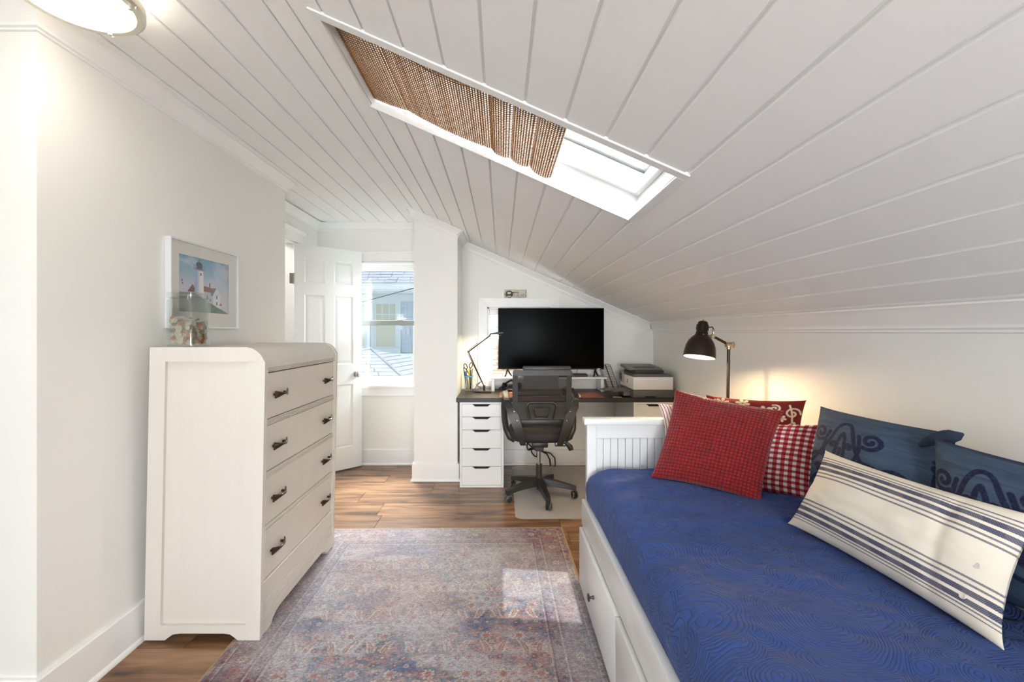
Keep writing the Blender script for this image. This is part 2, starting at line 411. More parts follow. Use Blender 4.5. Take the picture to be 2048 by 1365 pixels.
sd = Vector((-math.sin(TH), 0, -math.cos(TH))); st = Vector((math.cos(TH), 0, -math.sin(TH)))
zz = lambda x: 1.989-G*x
crown('trim_7', (CX0, CY, zz(CX0)+.0), (CX1, CY, zz(CX1)), (0,-1,0), sd*.98, 1, 1, .9)
crown('trim_8', (CX1, CY, zz(CX1)), (CX1, YB, zz(CX1)), st, (0,0,-1), 1, .9, -.9)
crown('trim_9', (CX1, YB, zz(CX1)), (XR, YB, zz(XR)), (0,-1,0), sd, 1, -.9, -1)
crown('trim_10', (XR, YB, zz(XR)), (XR, YN, zz(XR)), -st, (0,0,-1), 1, -1, 0)

# baseboards ---------------------------------------------------------
def baseboard(name, x0, y0, x1, y1, nx, ny, h=.15, e0=0, e1=0):
    t = Vector((x1-x0, y1-y0, 0)).normalized(); n = Vector((nx, ny, 0))
    prof = [(0, 0), (.026, 0), (.026, .006), (.021, .015), (.015, .019), (.015, h-.006), (.011, h), (0, h)]
    p0 = Vector((x0, y0, 0)); p1 = Vector((x1, y1, 0))
    r0 = [p0+n*a+Vector((0,0,b))-t*a*e0 for a, b in prof]; r1 = [p1+n*a+Vector((0,0,b))+t*a*e1 for a, b in prof]
    return struct(name, MB().hull3(r0, r1), TRIM, smooth=30)
baseboard('baseboard_left', XL, 1.42, XL, 3.05, 1, 0, .16, 1, 1)
baseboard('baseboard_left_return', XFL, 1.42, XL, 1.42, 0, -1, .16, 0, 1)
baseboard('baseboard_back', AL, YB, CX0, YB, 0, -1, .15, -1, -1)
baseboard('baseboard_column_side', CX0, YB, CX0, CY, -1, 0, .15, -1, 1)
baseboard('baseboard_column', CX0, CY, CX1, CY, 0, -1, .15, 1, 1)
baseboard('baseboard_column_inner', CX1, CY, CX1, YB, 1, 0, .15, 1, -1)
baseboard('baseboard_desk', CX1, YB, XR, YB, 0, -1, .145, -1, -1)
baseboard('baseboard_right', XR, YB, XR, YN, -1, 0, .15, -1, 0)

# skylight shaft, frame and glass ------------------------------------------
def local_slope(name, kind_struct=True):
    o = bpy.data.objects.new(name, None); COL.objects.link(o); o.location = (0, 0, 1.988); o.rotation_euler = (0, TH, 0)
    ORG[o.name] = Vector((0,0,0)); return o
cth = math.cos(TH); U0, U1 = SK[0]/cth, SK[1]/cth; V0, V1 = SK[2], SK[3]
sky = local_slope('window_3'); sky['kind'] = 'structure'
T = .016
sh = MB()
sh.box(U0-T, U0, V0-T, V1+T, .0085, .20).box(U1, U1+T, V0-T, V1+T, .0085, .20).box(U0, U1, V0-T, V0, .0085, .20).box(U0, U1, V1, V1+T, .0085, .20)
build('shaft_lining', sh, TRIM, sky, 0)
tr = MB().box(U0-.03, U1+.028, V0-.036, V0, -.005, .006, .0015, 1).box(U0-.03, U0, V0, V1+.008, -.005, .006, .0015, 1).box(U1, U1+.028, V0, V1+.008, -.005, .006, .0015, 1).box(U0-.0, U1, V1, V1+.010, -.006, .0085)
build('casing', tr, TRIM, sky, 0)
i1 = .022
fr = MB().box(U0, U1, V0, V0+i1, .10, .19, .003, 1).box(U0, U1, V1-i1, V1, .10, .19, .003, 1).box(U0, U0+i1, V0+i1, V1-i1, .10, .19, .003, 1).box(U1-i1, U1, V0+i1, V1-i1, .10, .19, .003, 1)
build('curb_frame', fr, TRIM, sky, 0)
i2 = .034
fs = MB().box(U0-.02, U1+.02, V0-.02, V0+i2, .20, .255, .004, 1).box(U0-.02, U1+.02, V1-i2, V1+.02, .20, .255, .004, 1).box(U0-.02, U0+i2, V0+i2, V1-i2, .20, .255, .004, 1).box(U1-i2, U1+.02, V0+i2, V1-i2, .20, .255, .004, 1)
build('sash', fs, TRIM, sky, 0)
build('pane', MB().box(U0+i2-.006, U1-i2+.006, V0+i2-.006, V1-i2+.006, .232, .238), GLASS, sky, 0)
build('operator_bar', MB().box(.0, U1-.05, V0+.026, V0+.036, .085, .097, .002, 1), mat('bar_grey', (132, 132, 134), .4, .4), sky, 0)
build('bracket', MB().prism([(U1-.075, .06), (U1-.035, .10), (U1-.05, .11), (U1-.085, .085)], 'y', V0+.03, V0+.04).box(U1-.06, U1-.02, V0+.022, V0+.044, .09, .108, .002, 1), GREY, sky, 0)

# bamboo shade hanging in the shaft ----------------------------------------
shade = thing('bamboo_shade', 'woven brown bamboo roman shade hanging under the skylight', 'blind', (0, 0, 1.988), rot=(0, TH, 0), local=True)
ORG[shade.name] = Vector((0,0,0))
folds = [-.548, -.41, -.05, .024, .106, .197]; fu = [f/cth for f in folds]
hi = [.034, .044, .038, .040, .040, .030]; sag = [.006, .012, .016, .018, .020]
def shade_z(u):
    for k in range(5):
        if fu[k] <= u <= fu[k+1]+1e-6:
            t = (u-fu[k])/(fu[k+1]-fu[k]); base = hi[k]*(1-t)+hi[k+1]*t
            s_ = 1-abs(2*t-1)**(2.2 if k != 1 else 1.7); e = 0
            return base-sag[k]*(s_**.55 if k != 1 else s_**.75)
    return hi[-1]
def lining_material():
    m = mat('grey_lining', (226, 222, 216), .9); nt = m.node_tree; p = nt.nodes['Principled BSDF']
    t = nt.nodes.new('ShaderNodeBsdfTranslucent'); t.inputs[0].default_value = (.8, .78, .76, 1); mx = nt.nodes.new('ShaderNodeMixShader'); mx.inputs[0].default_value = .4
    nt.links.new(p.outputs[0], mx.inputs[1]); nt.links.new(t.outputs[0], mx.inputs[2]); nt.links.new(mx.outputs[0], nt.nodes['Material Output'].inputs[0]); return m
REED = mat('bamboo_reed', (188, 150, 98), .55, noise=(90, .4, (1, .15, 1)))
THREAD = mat('shade_thread', (150, 98, 44), .8)
nre = 84; mr = MB(); us = np.linspace(fu[0]+.004, fu[-1]-.004, nre); ys0, ys1 = V0+.006, V1-.006
for j, u in enumerate(us):
    z = shade_z(u); du = .001; sl = (shade_z(min(u+du, fu[-1]))-shade_z(max(u-du, fu[0])))/(2*du); a = math.atan(sl)
    hx = Vector((math.cos(a), 0, math.sin(a)))*.0030; hz = Vector((-math.sin(a), 0, math.cos(a)))*.0009
    jit = random.uniform(-.003, .003)
    mr.obox((u, (ys0+ys1)/2+jit, z+random.uniform(-.0006, .0006)), hx*random.uniform(.75, 1.15), (0, (ys1-ys0)/2, 0), hz)
o = build('reeds', mr, REED, shade, 0); o['kind'] = 'stuff'; o['label'] = 'thin brown bamboo reeds'
mt = MB(); uu = np.linspace(fu[0], fu[-1], 150)
for j in range(40):
    yy = ys0+.006+(ys1-ys0-.012)*j/39
    mt.tube([(u, yy+random.uniform(-.0003,.0003), shade_z(u)-.0026) for u in uu], .0012, 4)
lnr = np.linspace(fu[0], fu[-1], 120); PP = np.stack([np.stack([lnr, np.full(120, yy), [shade_z(u)+.004 for u in lnr]], -1) for yy in (ys0+.004, ys1-.004)])
lo2 = mesh_obj('lining', grid_mesh('lining', PP), lining_material(), shade); lo2['label'] = 'pale grey lining cloth behind the reeds'
o = build('threads', mt, THREAD, shade, 0); o['kind'] = 'stuff'
cd = MB()
for j, yy in enumerate((1.352, 1.36, 1.372)):
    cd.tube([(u, yy+.02*math.sin(2.2*(u+.41)*math.pi/.5*(.4+.1*j)), shade_z(u)-.006-.008*math.sin(min(max((u+.42)/.5, 0), 1)*math.pi)*(1+.3*j)) for u in np.linspace(fu[1], fu[3], 40)], .0011, 5)
build('lift_cords', cd, THREAD, shade, 0)
build('head_rail', MB().box(fu[0]-.006, fu[0]+.02, ys0, ys1, .044, .066), REED, shade, 0)

# alcove window (1) ---------------------------------------------------
def casing_strip(mb, x0, x1, z0, z1, y, t=.02): mb.box(x0, x1, y-t, y, z0, z1, .003, 1)
w1 = struct('window_1', MB().box(W1[0], W1[0]+.02, YB, YB+.14, W1[2], W1[3]).box(W1[1]-.02, W1[1], YB, YB+.14, W1[2], W1[3]).box(W1[0], W1[1], YB, YB+.14, W1[3]-.02, W1[3]).box(W1[0], W1[1], YB, YB+.14, W1[2], W1[2]+.02), TRIM)
c = MB().box(W1[0]-.09, W1[0], YB-.018, YB, W1[2]-.0, W1[3], .002, 1).box(W1[1], W1[1]+.045, YB-.018, YB, W1[2], W1[3], .002, 1)
c.box(W1[0]-.09, W1[1]+.045, YB-.02, YB, W1[3], W1[3]+.075, .002, 1).box(W1[0]-.10, W1[1]+.046, YB-.03, YB, W1[3]+.075, W1[3]+.094, .004, 1).box(W1[0]-.09, W1[1]+.045, YB-.026, YB, W1[3]-.0, W1[3]+.01, .002, 1)
build('casing', c, TRIM, w1, 0)
build('stool', MB().box(W1[0]-.10, W1[1]+.045, YB-.045, YB+.03, W1[2]-.02, W1[2]+.004, .006, 2), TRIM, w1, 30)
build('apron', MB().box(W1[0]-.08, W1[1]+.04, YB-.018, YB, W1[2]-.10, W1[2]-.02, .003, 1), TRIM, w1, 0)
XA, XC = W1[0]+.02, W1[1]-.02
up_ = MB().box(XA, XA+.04, YB+.075, YB+.105, 1.385, 1.875).box(XC-.04, XC, YB+.075, YB+.105, 1.385, 1.875).box(XA, XC, YB+.075, YB+.105, 1.875, 1.935, .003, 1).box(XA, XC, YB+.075, YB+.105, 1.345, 1.385, .003, 1)
build('upper_sash', up_, mat('sash_paint', (228, 230, 226), .4), w1, 0)
lo = MB().box(XA, XA+.04, YB+.04, YB+.07, .842, 1.338).box(XC-.04, XC, YB+.04, YB+.07, .842, 1.338).box(XA, XC, YB+.04, YB+.07, .785, .842, .003, 1)
lo_o = build('lower_sash', lo, mat('sash_paint_lower', (232, 234, 230), .4), w1, 0)
build('meeting_rail', MB().box(XA, XC, YB+.035, YB+.072, 1.338, 1.388, .003, 1), mat('grey_rail', (128, 130, 124), .5), w1, 0)
build('sash_lock', MB().box(-1.02, -.955, YB+.03, YB+.06, 1.388, 1.397, .002, 1).lathe([(.011, 0), (.011, .012), (.006, .016)], (-.975, YB+.045, 1.395), 12).obox((-.955, YB+.04, 1.405), (.028, 0, .002), (0, .005, 0), (0, 0, .004), .002), NICKEL, w1, 30)
build('pane', MB().box(XA+.035, XC-.035, YB+.088, YB+.092, 1.38, 1.88), GLASS, w1, 0)
build('pane', MB().box(XA+.035, XC-.035, YB+.053, YB+.057, .84, 1.34), GLASS, w1, 0)

# desk window (2) with blind ---------------------------------------------
w2 = struct('window_2', MB().box(W2[0], W2[0]+.014, YB, YB+.14, W2[2], W2[3]).box(W2[1]-.014, W2[1], YB, YB+.14, W2[2], W2[3]).box(W2[0], W2[1], YB, YB+.14, W2[3]-.014, W2[3]).box(W2[0], W2[1], YB, YB+.14, W2[2], W2[2]+.014), TRIM)
def mitred(x0, x1, z0, z1, w, y0, y1):
    m = MB()
    m.prism([(x0-w, z1+w), (x1+w, z1+w), (x1, z1), (x0, z1)], 'y', y0, y1, .002)
    m.prism([(x0-w, z0-w), (x0-w, z1+w), (x0, z1), (x0, z0)], 'y', y0, y1, .002)
    m.prism([(x1, z0), (x1, z1), (x1+w, z1+w), (x1+w, z0-w)], 'y', y0, y1, .002)
    m.prism([(x0-w, z0-w), (x0, z0), (x1, z0), (x1+w, z0-w)], 'y', y0, y1, .002)
    return m
build('casing', mitred(W2[0], W2[1], W2[2]+.04, W2[3], .088, YB-.02, YB), TRIM, w2, 0)
build('sash', MB().box(W2[0]+.014, W2[0]+.05, YB+.08, YB+.11, W2[2]+.014, W2[3]-.014).box(W2[1]-.05, W2[1]-.014, YB+.08, YB+.11, W2[2]+.014, W2[3]-.014).box(W2[0]+.05, W2[1]-.05, YB+.08, YB+.11, W2[3]-.05, W2[3]-.014).box(W2[0]+.05, W2[1]-.05, YB+.08, YB+.11, W2[2]+.014, W2[2]+.06), TRIM, w2, 0)
build('pane', MB().box(W2[0]+.045, W2[1]-.045, YB+.094, YB+.098, W2[2]+.05, W2[3]-.045), GLASS, w2, 0)
bl = thing('window_blind', 'white horizontal slat blind in the small window behind the television', 'blind', (.165, YB+.03, W2[3]-.06))
build('valance', MB().box(W2[0]+.018, W2[1]-.018, YB+.006, YB+.02, W2[3]-.07, W2[3]-.018, .003, 1), TRIM, bl, 0)
SL = mat('blind_slat', (226, 226, 222), .4)
s0 = None
for k in range(12):
    z = 1.415-.053*k
    if s0 is None:
        s0 = build('slat', MB().obox((.165, YB+.04, z), (.281, 0, 0), (0, .024, -.009), (0, .0005, .0014)), SL, bl, 0); z00 = z
    else:
        o = s0.copy(); COL.objects.link(o); o.parent = bl; o.location = (0, 0, z-z00)
build('bottom_rail', MB().box(W2[0]+.02, W2[1]-.02, YB+.02, YB+.06, .805, .822), SL, bl, 0)
for xx in (-.05, .38): build('ladder_cord', MB().tube([(xx, YB+.015, .82), (xx, YB+.015, 1.45)], .0012, 5), SL, bl, 0)

# casing of the added rear opening, never in view -------------------------------------------
w4 = struct('rear_added_window', MB().box(-1.53, -1.45, YN, YN+.02, .0, 2.13).box(.55, .63, YN, YN+.02, 0, 1.70), TRIM)
build('mullion', MB().box(-.12, -.07, YN-.06, YN-.02, .08, 1.70), TRIM, w4, 0)

# door ----------------------------------------------------------------
dj = struct('door_1', MB().box(AL-.11, AL+.0, 3.775, 3.79, 0, 2.045).box(AL-.11, AL, 3.14, 3.155, 0, 2.045).box(AL-.11, AL, 3.155, 3.775, 2.03, 2.045), TRIM)
build('casing', MB().box(AL, AL+.018, 3.79, 3.87, .0, 2.045, .003, 1).box(AL, AL+.018, 3.07, 3.14, 0, 2.045, .003, 1).box(AL, AL+.02, 3.06, 3.88, 2.045, 2.12, .003, 1)
      .hull3([(AL, 3.05, 2.115), (AL+.03, 3.05, 2.115), (AL+.05, 3.05, 2.145), (AL, 3.05, 2.15)], [(AL, 3.90, 2.115), (AL+.03, 3.90, 2.115), (AL+.05, 3.90, 2.145), (AL, 3.90, 2.15)]), TRIM, dj, 0)
DH = Vector((AL-.022, 3.778, .012)); ang = math.atan2(4.195-3.778, -1.331-(AL-.022))
DW = .605; DHt = 2.02
leaf = thing('door_leaf', 'open white six-panel interior door with satin knob, swung against the alcove window', 'door', DH, rot=(0, 0, ang), local=True)
ORG[leaf.name] = Vector((0,0,0))
t = .035; cols = [(.085, .262), (.343, .52)]; rws = [(.20, .78), (.965, 1.59), (1.695, 1.91)]
m = MB()
xs = [0, .085, .262, .343, .52, DW]; zs = [0, .20, .78, .965, 1.59, 1.695, 1.91, DHt]
m.box(0, .085, -t, 0, 0, DHt).box(.52, DW, -t, 0, 0, DHt).box(.262, .343, -t, 0, 0, DHt)
for a, b in ((0, .20), (.78, .965), (1.59, 1.695), (1.91, DHt)):
    for c0, c1 in ((.085, .262), (.343, .52)): m.box(c0, c1, -t, 0, a, b)
build('leaf_frame', m, DOORW, leaf, 0)
for (c0, c1) in cols:
    for (r0, r1) in rws:
        p = MB(); d1, d2 = .010, .004; w = .034
        for yf, sg in ((-t, 1), (0, -1)):
            A = [(c0, r0), (c1, r0), (c1, r1), (c0, r1)]; B = [(c0+.012, r0+.012), (c1-.012, r0+.012), (c1-.012, r1-.012), (c0+.012, r1-.012)]
            Cc = [(c0+w, r0+w), (c1-w, r0+w), (c1-w, r1-w), (c0+w, r1-w)]
            rings = [[(q[0], yf+sg*.0, q[1]) for q in A], [(q[0], yf+sg*d1, q[1]) for q in B], [(q[0], yf+sg*d2, q[1]) for q in Cc]]
            p.hull3(rings[0], rings[1], False); p.hull3(rings[1], rings[2], False)
            v = [p.bm.verts.new(q) for q in rings[2]]; p.bm.faces.new(v)
        bmesh.ops.remove_doubles(p.bm, verts=p.bm.verts, dist=1e-5)
        build('panel', p, DOORW, leaf, 0)
kn = [(.028, 0), (.028, .006), (.012, .010), (.011, .028), (.024, .036), (.029, .050), (.025, .060), (0, .064)]
k = build('knob', MB().lathe(kn, (DW-.055, -t, .87), 20, (0, -1, 0)).lathe(kn, (DW-.055, 0, .87), 20, (0, 1, 0)), CHROME, leaf, 40)
for z in (.20, .95, 1.675):
    build('hinge', MB().box(-.038, .004, -t-.004, -t-.001, z, z+.09).cyl((-.003, -t-.006, z-.003), (-.003, -t-.006, z+.093), .006, 10), NICKEL, leaf, 40)
# ================================================================== bed
bed = thing('daybed', 'white daybed with drawers and beadboard end panel, heaped with pillows', 'bed', (.85, 1.14, 0))
BX0, BX1, BYF, BYN = .40, 1.29, 2.22, .09
def end_panel(name, yc):
    ep = build(name, MB().box(BX0+.028, BX0+.075, yc-.022, yc+.022, 0, .815, .003, 1), BEDW, bed, 0)
    build('post', MB().box(BX1-.075, BX1-.03, yc-.022, yc+.022, 0, .815, .003, 1), BEDW, ep, 0)
    build('cap', MB().box(BX0+.012, BX1-.012, yc-.034, yc+.034, .812, .842, .006, 2), BEDW, ep, 30)
    build('top_rail', MB().box(BX0+.075, BX1-.075, yc-.014, yc+.014, .742, .812, .002, 1), BEDW, ep, 0)
    build('bottom_rail', MB().box(BX0+.075, BX1-.075, yc-.014, yc+.014, .16, .30, .002, 1), BEDW, ep, 0)
    n = 20; x0 = BX0+.075; w = (BX1-.075-x0)/n; b0 = None
    for k in range(n):
        if b0 is None: b0 = build('board', MB().box(x0+.0012, x0+w-.0012, yc-.008, yc+.004, .30, .742, .0022, 1), BEDW, ep, 0); b0.location.x
        else:
            o = b0.copy(); COL.objects.link(o); o.parent = ep; o.location = (k*w, 0, 0)
    build('backing', MB().box(x0, BX1-.075, yc+.004, yc+.008, .30, .742), BEDW, ep, 0)
    return ep
end_panel('end_panel', BYF); end_panel('end_panel', BYN)
bp = build('back_panel', MB().box(BX1-.025, BX1-.006, BYN+.02, BYF-.02, .16, .77, .003, 1), BEDW, bed, 0)
build('cap', MB().box(BX1-.032, BX1, BYN+.034, BYF-.034, .77, .795, .005, 2), BEDW, bp, 30)
build('front_rail', MB().box(BX0, BX0+.028, BYN+.01, BYF-.022, .315, .443, .004, 2).box(BX0+.012, BX0+.028, BYN+.01, BYF-.022, .022, .315), BEDW, bed, 30)
dy = (BYF-.03-BYN-.02)/3
for k in range(3):
    ya = BYF-.03-dy*(k+1)+.003; yb = BYF-.03-dy*k-.003
    d = build('drawer', MB().box(BX0-.014, BX0+.006, ya, yb, .03, .308, .003, 2), BEDW, bed, 30)
    for yy in ((ya+yb)/2,):
        build('knob', MB().lathe([(.009, 0), (.007, .004), (.005, .012), (.006, .016), (.0155, .019), (.0165, .023), (.013, .026), (0, .027)], (BX0-.014, yy, .163), 20, (-1, 0, 0)), mat('pewter_knob', (92, 92, 100), .35, .7), d, 40)
build('mattress', MB().box(BX0+.035, BX1-.05, BYN+.04, BYF-.03, .36, .575, .03, 3), mat('mattress_white', (225, 225, 225), .8), bed, 40)

# quilt ---------------------------------------------------------------
def quilt_material():
    m = mat('blue_quilt', (38, 62, 122), .75, sheen=.10, spec=.25); nt = m.node_tree; p = nt.nodes['Principled BSDF']
    N = nt.nodes.new; Lk = nt.links.new
    tc = N('ShaderNodeTexCoord')
    def noise(sc, det=3, src=None):
        n = N('ShaderNodeTexNoise'); n.inputs['Scale'].default_value = sc; n.inputs['Detail'].default_value = det
        Lk(src or tc.outputs['Object'], n.inputs['Vector']); return n
    dn = noise(4.5, 2)
    vs = N('ShaderNodeVectorMath'); vs.operation = 'SCALE'; vs.inputs['Scale'].default_value = .11; Lk(dn.outputs['Color'], vs.inputs[0])
    va = N('ShaderNodeVectorMath'); va.operation = 'ADD'; Lk(tc.outputs['Object'], va.inputs[0]); Lk(vs.outputs[0], va.inputs[1])
    def rings(scale, freq, off):
        mp = N('ShaderNodeMapping'); mp.inputs['Location'].default_value = off; Lk(va.outputs[0], mp.inputs[0])
        v = N('ShaderNodeTexVoronoi'); v.inputs['Scale'].default_value = scale; v.feature = 'F1'; Lk(mp.outputs[0], v.inputs['Vector'])
        m1 = N('ShaderNodeMath'); m1.operation = 'MULTIPLY'; m1.inputs[1].default_value = freq; Lk(v.outputs['Distance'], m1.inputs[0])
        m2 = N('ShaderNodeMath'); m2.operation = 'SINE'; Lk(m1.outputs[0], m2.inputs[0])
        m3 = N('ShaderNodeMath'); m3.operation = 'ABSOLUTE'; Lk(m2.outputs[0], m3.inputs[0])
        m4 = N('ShaderNodeMath'); m4.operation = 'POWER'; m4.inputs[1].default_value = .32; Lk(m3.outputs[0], m4.inputs[0]); return m4, v
    r1, v1 = rings(5.5, 80, (0, 0, 0)); r2, v2 = rings(12, 40, (3.3, 1.2, 0))
    sel = noise(3.1, 1); gt = N('ShaderNodeMath'); gt.operation = 'GREATER_THAN'; gt.inputs[1].default_value = .5; Lk(sel.outputs[0], gt.inputs[0])
    mx = N('ShaderNodeMix'); Lk(gt.outputs[0], mx.inputs[0]); Lk(r1.outputs[0], mx.inputs[2]); Lk(r2.outputs[0], mx.inputs[3])
    b1 = N('ShaderNodeBump'); b1.inputs['Strength'].default_value = .8; b1.inputs['Distance'].default_value = .0042; Lk(mx.outputs[0], b1.inputs['Height'])
    mpw = N('ShaderNodeMapping'); mpw.inputs['Scale'].default_value = (1, 3.2, 1); mpw.inputs['Rotation'].default_value = (0, 0, .25); Lk(tc.outputs['Object'], mpw.inputs[0])
    wr = noise(7, 4, mpw.outputs[0]); b2 = N('ShaderNodeBump'); b2.inputs['Strength'].default_value = .55; b2.inputs['Distance'].default_value = .012
    Lk(wr.outputs[0], b2.inputs['Height']); Lk(b1.outputs[0], b2.inputs['Normal']); Lk(b2.outputs[0], p.inputs['Normal'])
    cr = N('ShaderNodeValToRGB'); e = cr.color_ramp.elements; e[0].position = 0; e[0].color = L3(34, 52, 100); e[1].position = .5; e[1].color = L3(50, 76, 140)
    Lk(mx.outputs[0], cr.inputs[0]); Lk(cr.outputs[0], p.inputs['Base Color'])
    return m
def quilt():
    # cross-section (x,z): from the back, over the top, round the front edge, down behind the rail
    sec = [(1.245, .60), (1.24, .62)]
    sec += [(1.2-.1*k, .622-.0006*k) for k in range(0, 7)]
    sec += [(.545, .617), (.505, .613), (.472, .603), (.447, .583), (.433, .556), (.428, .525), (.426, .49), (.425, .46), (.428, .435)]
    sec = np.array(sec); d = np.r_[0, np.cumsum(np.hypot(*np.diff(sec, axis=0).T))]
    nx = 150; s_ = np.linspace(0, d[-1], nx); X = np.interp(s_, d, sec[:,0]); Z = np.interp(s_, d, sec[:,1])
    ny = 260; Y = np.linspace(BYN+.03, BYF-.026, ny)
    Xg, Yg = np.meshgrid(X, Y); Zg = np.broadcast_to(Z, Xg.shape).copy(); Sg = np.broadcast_to(s_, Xg.shape)
    top = smoothstep(.43, .50, Xg)
    wr = (fbm(Xg*5+3, Yg*9+Xg*3, 4, 3)-.5)*.030+(fbm(Xg*18, Yg*26, 3, 9)-.5)*.008
    Zg += wr*(.3+.7*top)
    Zg -= .018*np.exp(-((Yg-(BYF-.03))/.05)**2)*0+.0
    # far end rolls down behind the end panel edge
    e = smoothstep(BYF-.026-.10, BYF-.026, Yg); Zg -= .035*e**2*(1-smoothstep(.5, .9, Xg)*.6)
    fold = (fbm(Yg*7, Sg*2, 3, 21)-.5)*.020+(fbm(Yg*22, Sg*3, 2, 5)-.5)*.008
    Xg = Xg-(1-top)*np.clip(fold+.006, -.004, .02)*smoothstep(.43, .50, Zg)
    P = np.stack([Xg, Yg, Zg], -1)
    me = grid_mesh('quilt', P); me.shade_smooth()
    o = mesh_obj('quilt', me, quilt_material()); sm = o.modifiers.new('thickness', 'SOLIDIFY'); sm.thickness = -.008
    center_origin(o)
    return tag(o, 'royal blue quilted bedspread with swirling floral stitching over the mattress', 'quilt')
quilt()

# pillows ----------------------------------------------------------------
def pillow(name, TL, TR, BR, BL, th, m, label, n=60, color=None, disp=None, pinch=.05, group=None, flangeless=True, asym=1., crease=0.):
    """four world corners seen from the room, thickness th, bulging both ways"""
    TL, TR, BR, BL = [np.array(p, float) for p in (TL, TR, BR, BL)]
    u = np.linspace(0, 1, n); U, V = np.meshgrid(u, u)          # V: 0 bottom .. 1 top
    nrm = np.cross(TR-TL, BL-TL); nrm /= np.linalg.norm(nrm)     # towards the room?
    cam_dir = np.array([0, 0, H])-(TL+BR)/2
    if nrm.dot(cam_dir) < 0: nrm = -nrm
    ctr = (TL+TR+BL+BR)/4
    def surf(side):
        a = 4*U*(1-U); b = 4*V*(1-V)
        pu = U+pinch*(.5-U)*2*(b**.8)*(1-a)**1.0*.5; pv = V+pinch*(.5-V)*2*(a**.8)*(1-b)**1.0*.5
        base = (BL*(1-pu)[...,None]+BR*pu[...,None])*(1-pv)[...,None]+(TL*(1-pu)[...,None]+TR*pu[...,None])*pv[...,None]
        prof = ((a**.55)*(b**.55))
        hgt = th/2*prof*(1 if side > 0 else asym)
        hgt = hgt+th*.16*(fbm(U*3.2+side*3, V*3.2+len(label), 3, len(label))-.5)*prof+.004*(fbm(U*9, V*14, 2, 7)-.5)*np.minimum(1, prof*2)
        if crease: hgt = hgt-crease*np.exp(-((U-.78)/.03)**2)*prof
        if disp is not None and side > 0: hgt = hgt+disp(U, V)*np.minimum(1, prof*3)
        return base+nrm*side*hgt[...,None]
    F = surf(1); B = surf(-1)
    V1 = F.reshape(-1,3)
    st = 5 if n > 150 else 1
    sel = np.unique(np.r_[np.arange(0, n, st), n-1]); B2 = B[np.ix_(sel, sel)]; k2 = len(sel)
    allv = np.concatenate([V1, B2.reshape(-1,3)]); idx = np.arange(n*n).reshape(n, n); back = np.arange(k2*k2).reshape(k2, k2)+n*n
    q1 = np.stack([idx[:-1,:-1], idx[:-1,1:], idx[1:,1:], idx[1:,:-1]], -1).reshape(-1,4)
    q2 = np.stack([back[:-1,:-1], back[1:,:-1], back[1:,1:], back[:-1,1:]], -1).reshape(-1,4)
    a, b, c_ = (allv[q1[len(q1)//2][t]] for t in (0, 1, 3))
    if np.cross(b-a, c_-a).dot(nrm) < 0: q1 = q1[:, ::-1]; q2 = q2[:, ::-1]
    q = np.concatenate([q1, q2]); me = bpy.data.meshes.new(name)
    me.vertices.add(len(allv)); me.vertices.foreach_set('co', allv.astype(np.float32).ravel())
    me.loops.add(q.size); me.loops.foreach_set('vertex_index', q.ravel().astype(np.int32))
    me.polygons.add(len(q)); me.polygons.foreach_set('loop_start', (np.arange(len(q))*4).astype(np.int32)); me.polygons.foreach_set('loop_total', np.full(len(q), 4, np.int32))
    me.update(calc_edges=True)
    if color is not None:
        c = color(U, V); paint(me, np.concatenate([c.reshape(-1,3), c[np.ix_(sel, sel)].reshape(-1,3)]))
    me.shade_smooth()
    o = mesh_obj(name, me, m); center_origin(o); tag(o, label, 'pillow', group)
    return o, surf, nrm
def W(px, py, D):                                   # measured point of the photograph at a known distance
    s_ = 880/(D*100); return ((px-1003)/s_/100, D, H-(py-664)/s_/100)

def C3(*c): return lin(c)
def mixc(a, b, t): return a*(1-t[...,None])+b*t[...,None]

# spiral / curve rasteriser in pillow space
def curve_mask(U, V, curves, w):
    m = np.zeros_like(U)
    for pts in curves:
        pts = np.array(pts)
        for (x0, y0), (x1, y1) in zip(pts[:-1], pts[1:]):
            mnx, mxx = min(x0, x1)-w*1.5, max(x0, x1)+w*1.5; mny, mxy = min(y0, y1)-w*1.5, max(y0, y1)+w*1.5
            s = (U >= mnx) & (U <= mxx) & (V >= mny) & (V <= mxy)
            if not s.any(): continue
            dx, dy = x1-x0, y1-y0; l2 = dx*dx+dy*dy+1e-12
            t = np.clip(((U[s]-x0)*dx+(V[s]-y0)*dy)/l2, 0, 1)
            d = np.hypot(U[s]-x0-t*dx, V[s]-y0-t*dy)
            m[s] = np.maximum(m[s], 1-smoothstep(w*.8, w*1.1, d))
    return m
def spiral(cx, cy, r, a0, turns, dirn=1, n=26, r_end=.18):
    t = np.linspace(0, 1, n); a = a0+dirn*turns*2*np.pi*t; rr = r*(1-(1-r_end)*t)
    return [(cx+rr_*math.cos(a_), cy+rr_*math.sin(a_)) for rr_, a_ in zip(rr, a)]
def bez(*p, n=14):
    p = [np.array(q, float) for q in p]; out = []
    for t in np.linspace(0, 1, n):
        q = p
        while len(q) > 1: q = [q[i]*(1-t)+q[i+1]*t for i in range(len(q)-1)]
        out.append(tuple(q[0]))
    return out

# striped ticking pillow in the far corner
def ticking(U, V):
    s_ = (np.abs(((U*30) % 1)-.5) < .17).astype(float); c = mixc(C3(240, 234, 226), C3(170, 60, 62), s_*.9); return c
pillow('pillow', W(1314, 806, 2.17), W(1500, 800, 2.19), W(1500, 945, 2.10), W(1318, 940, 2.06), .12, vcol_mat('ticking_cloth', .85),
       'cream pillow with thin red ticking stripes in the far bed corner', n=180, color=ticking, pinch=.16)
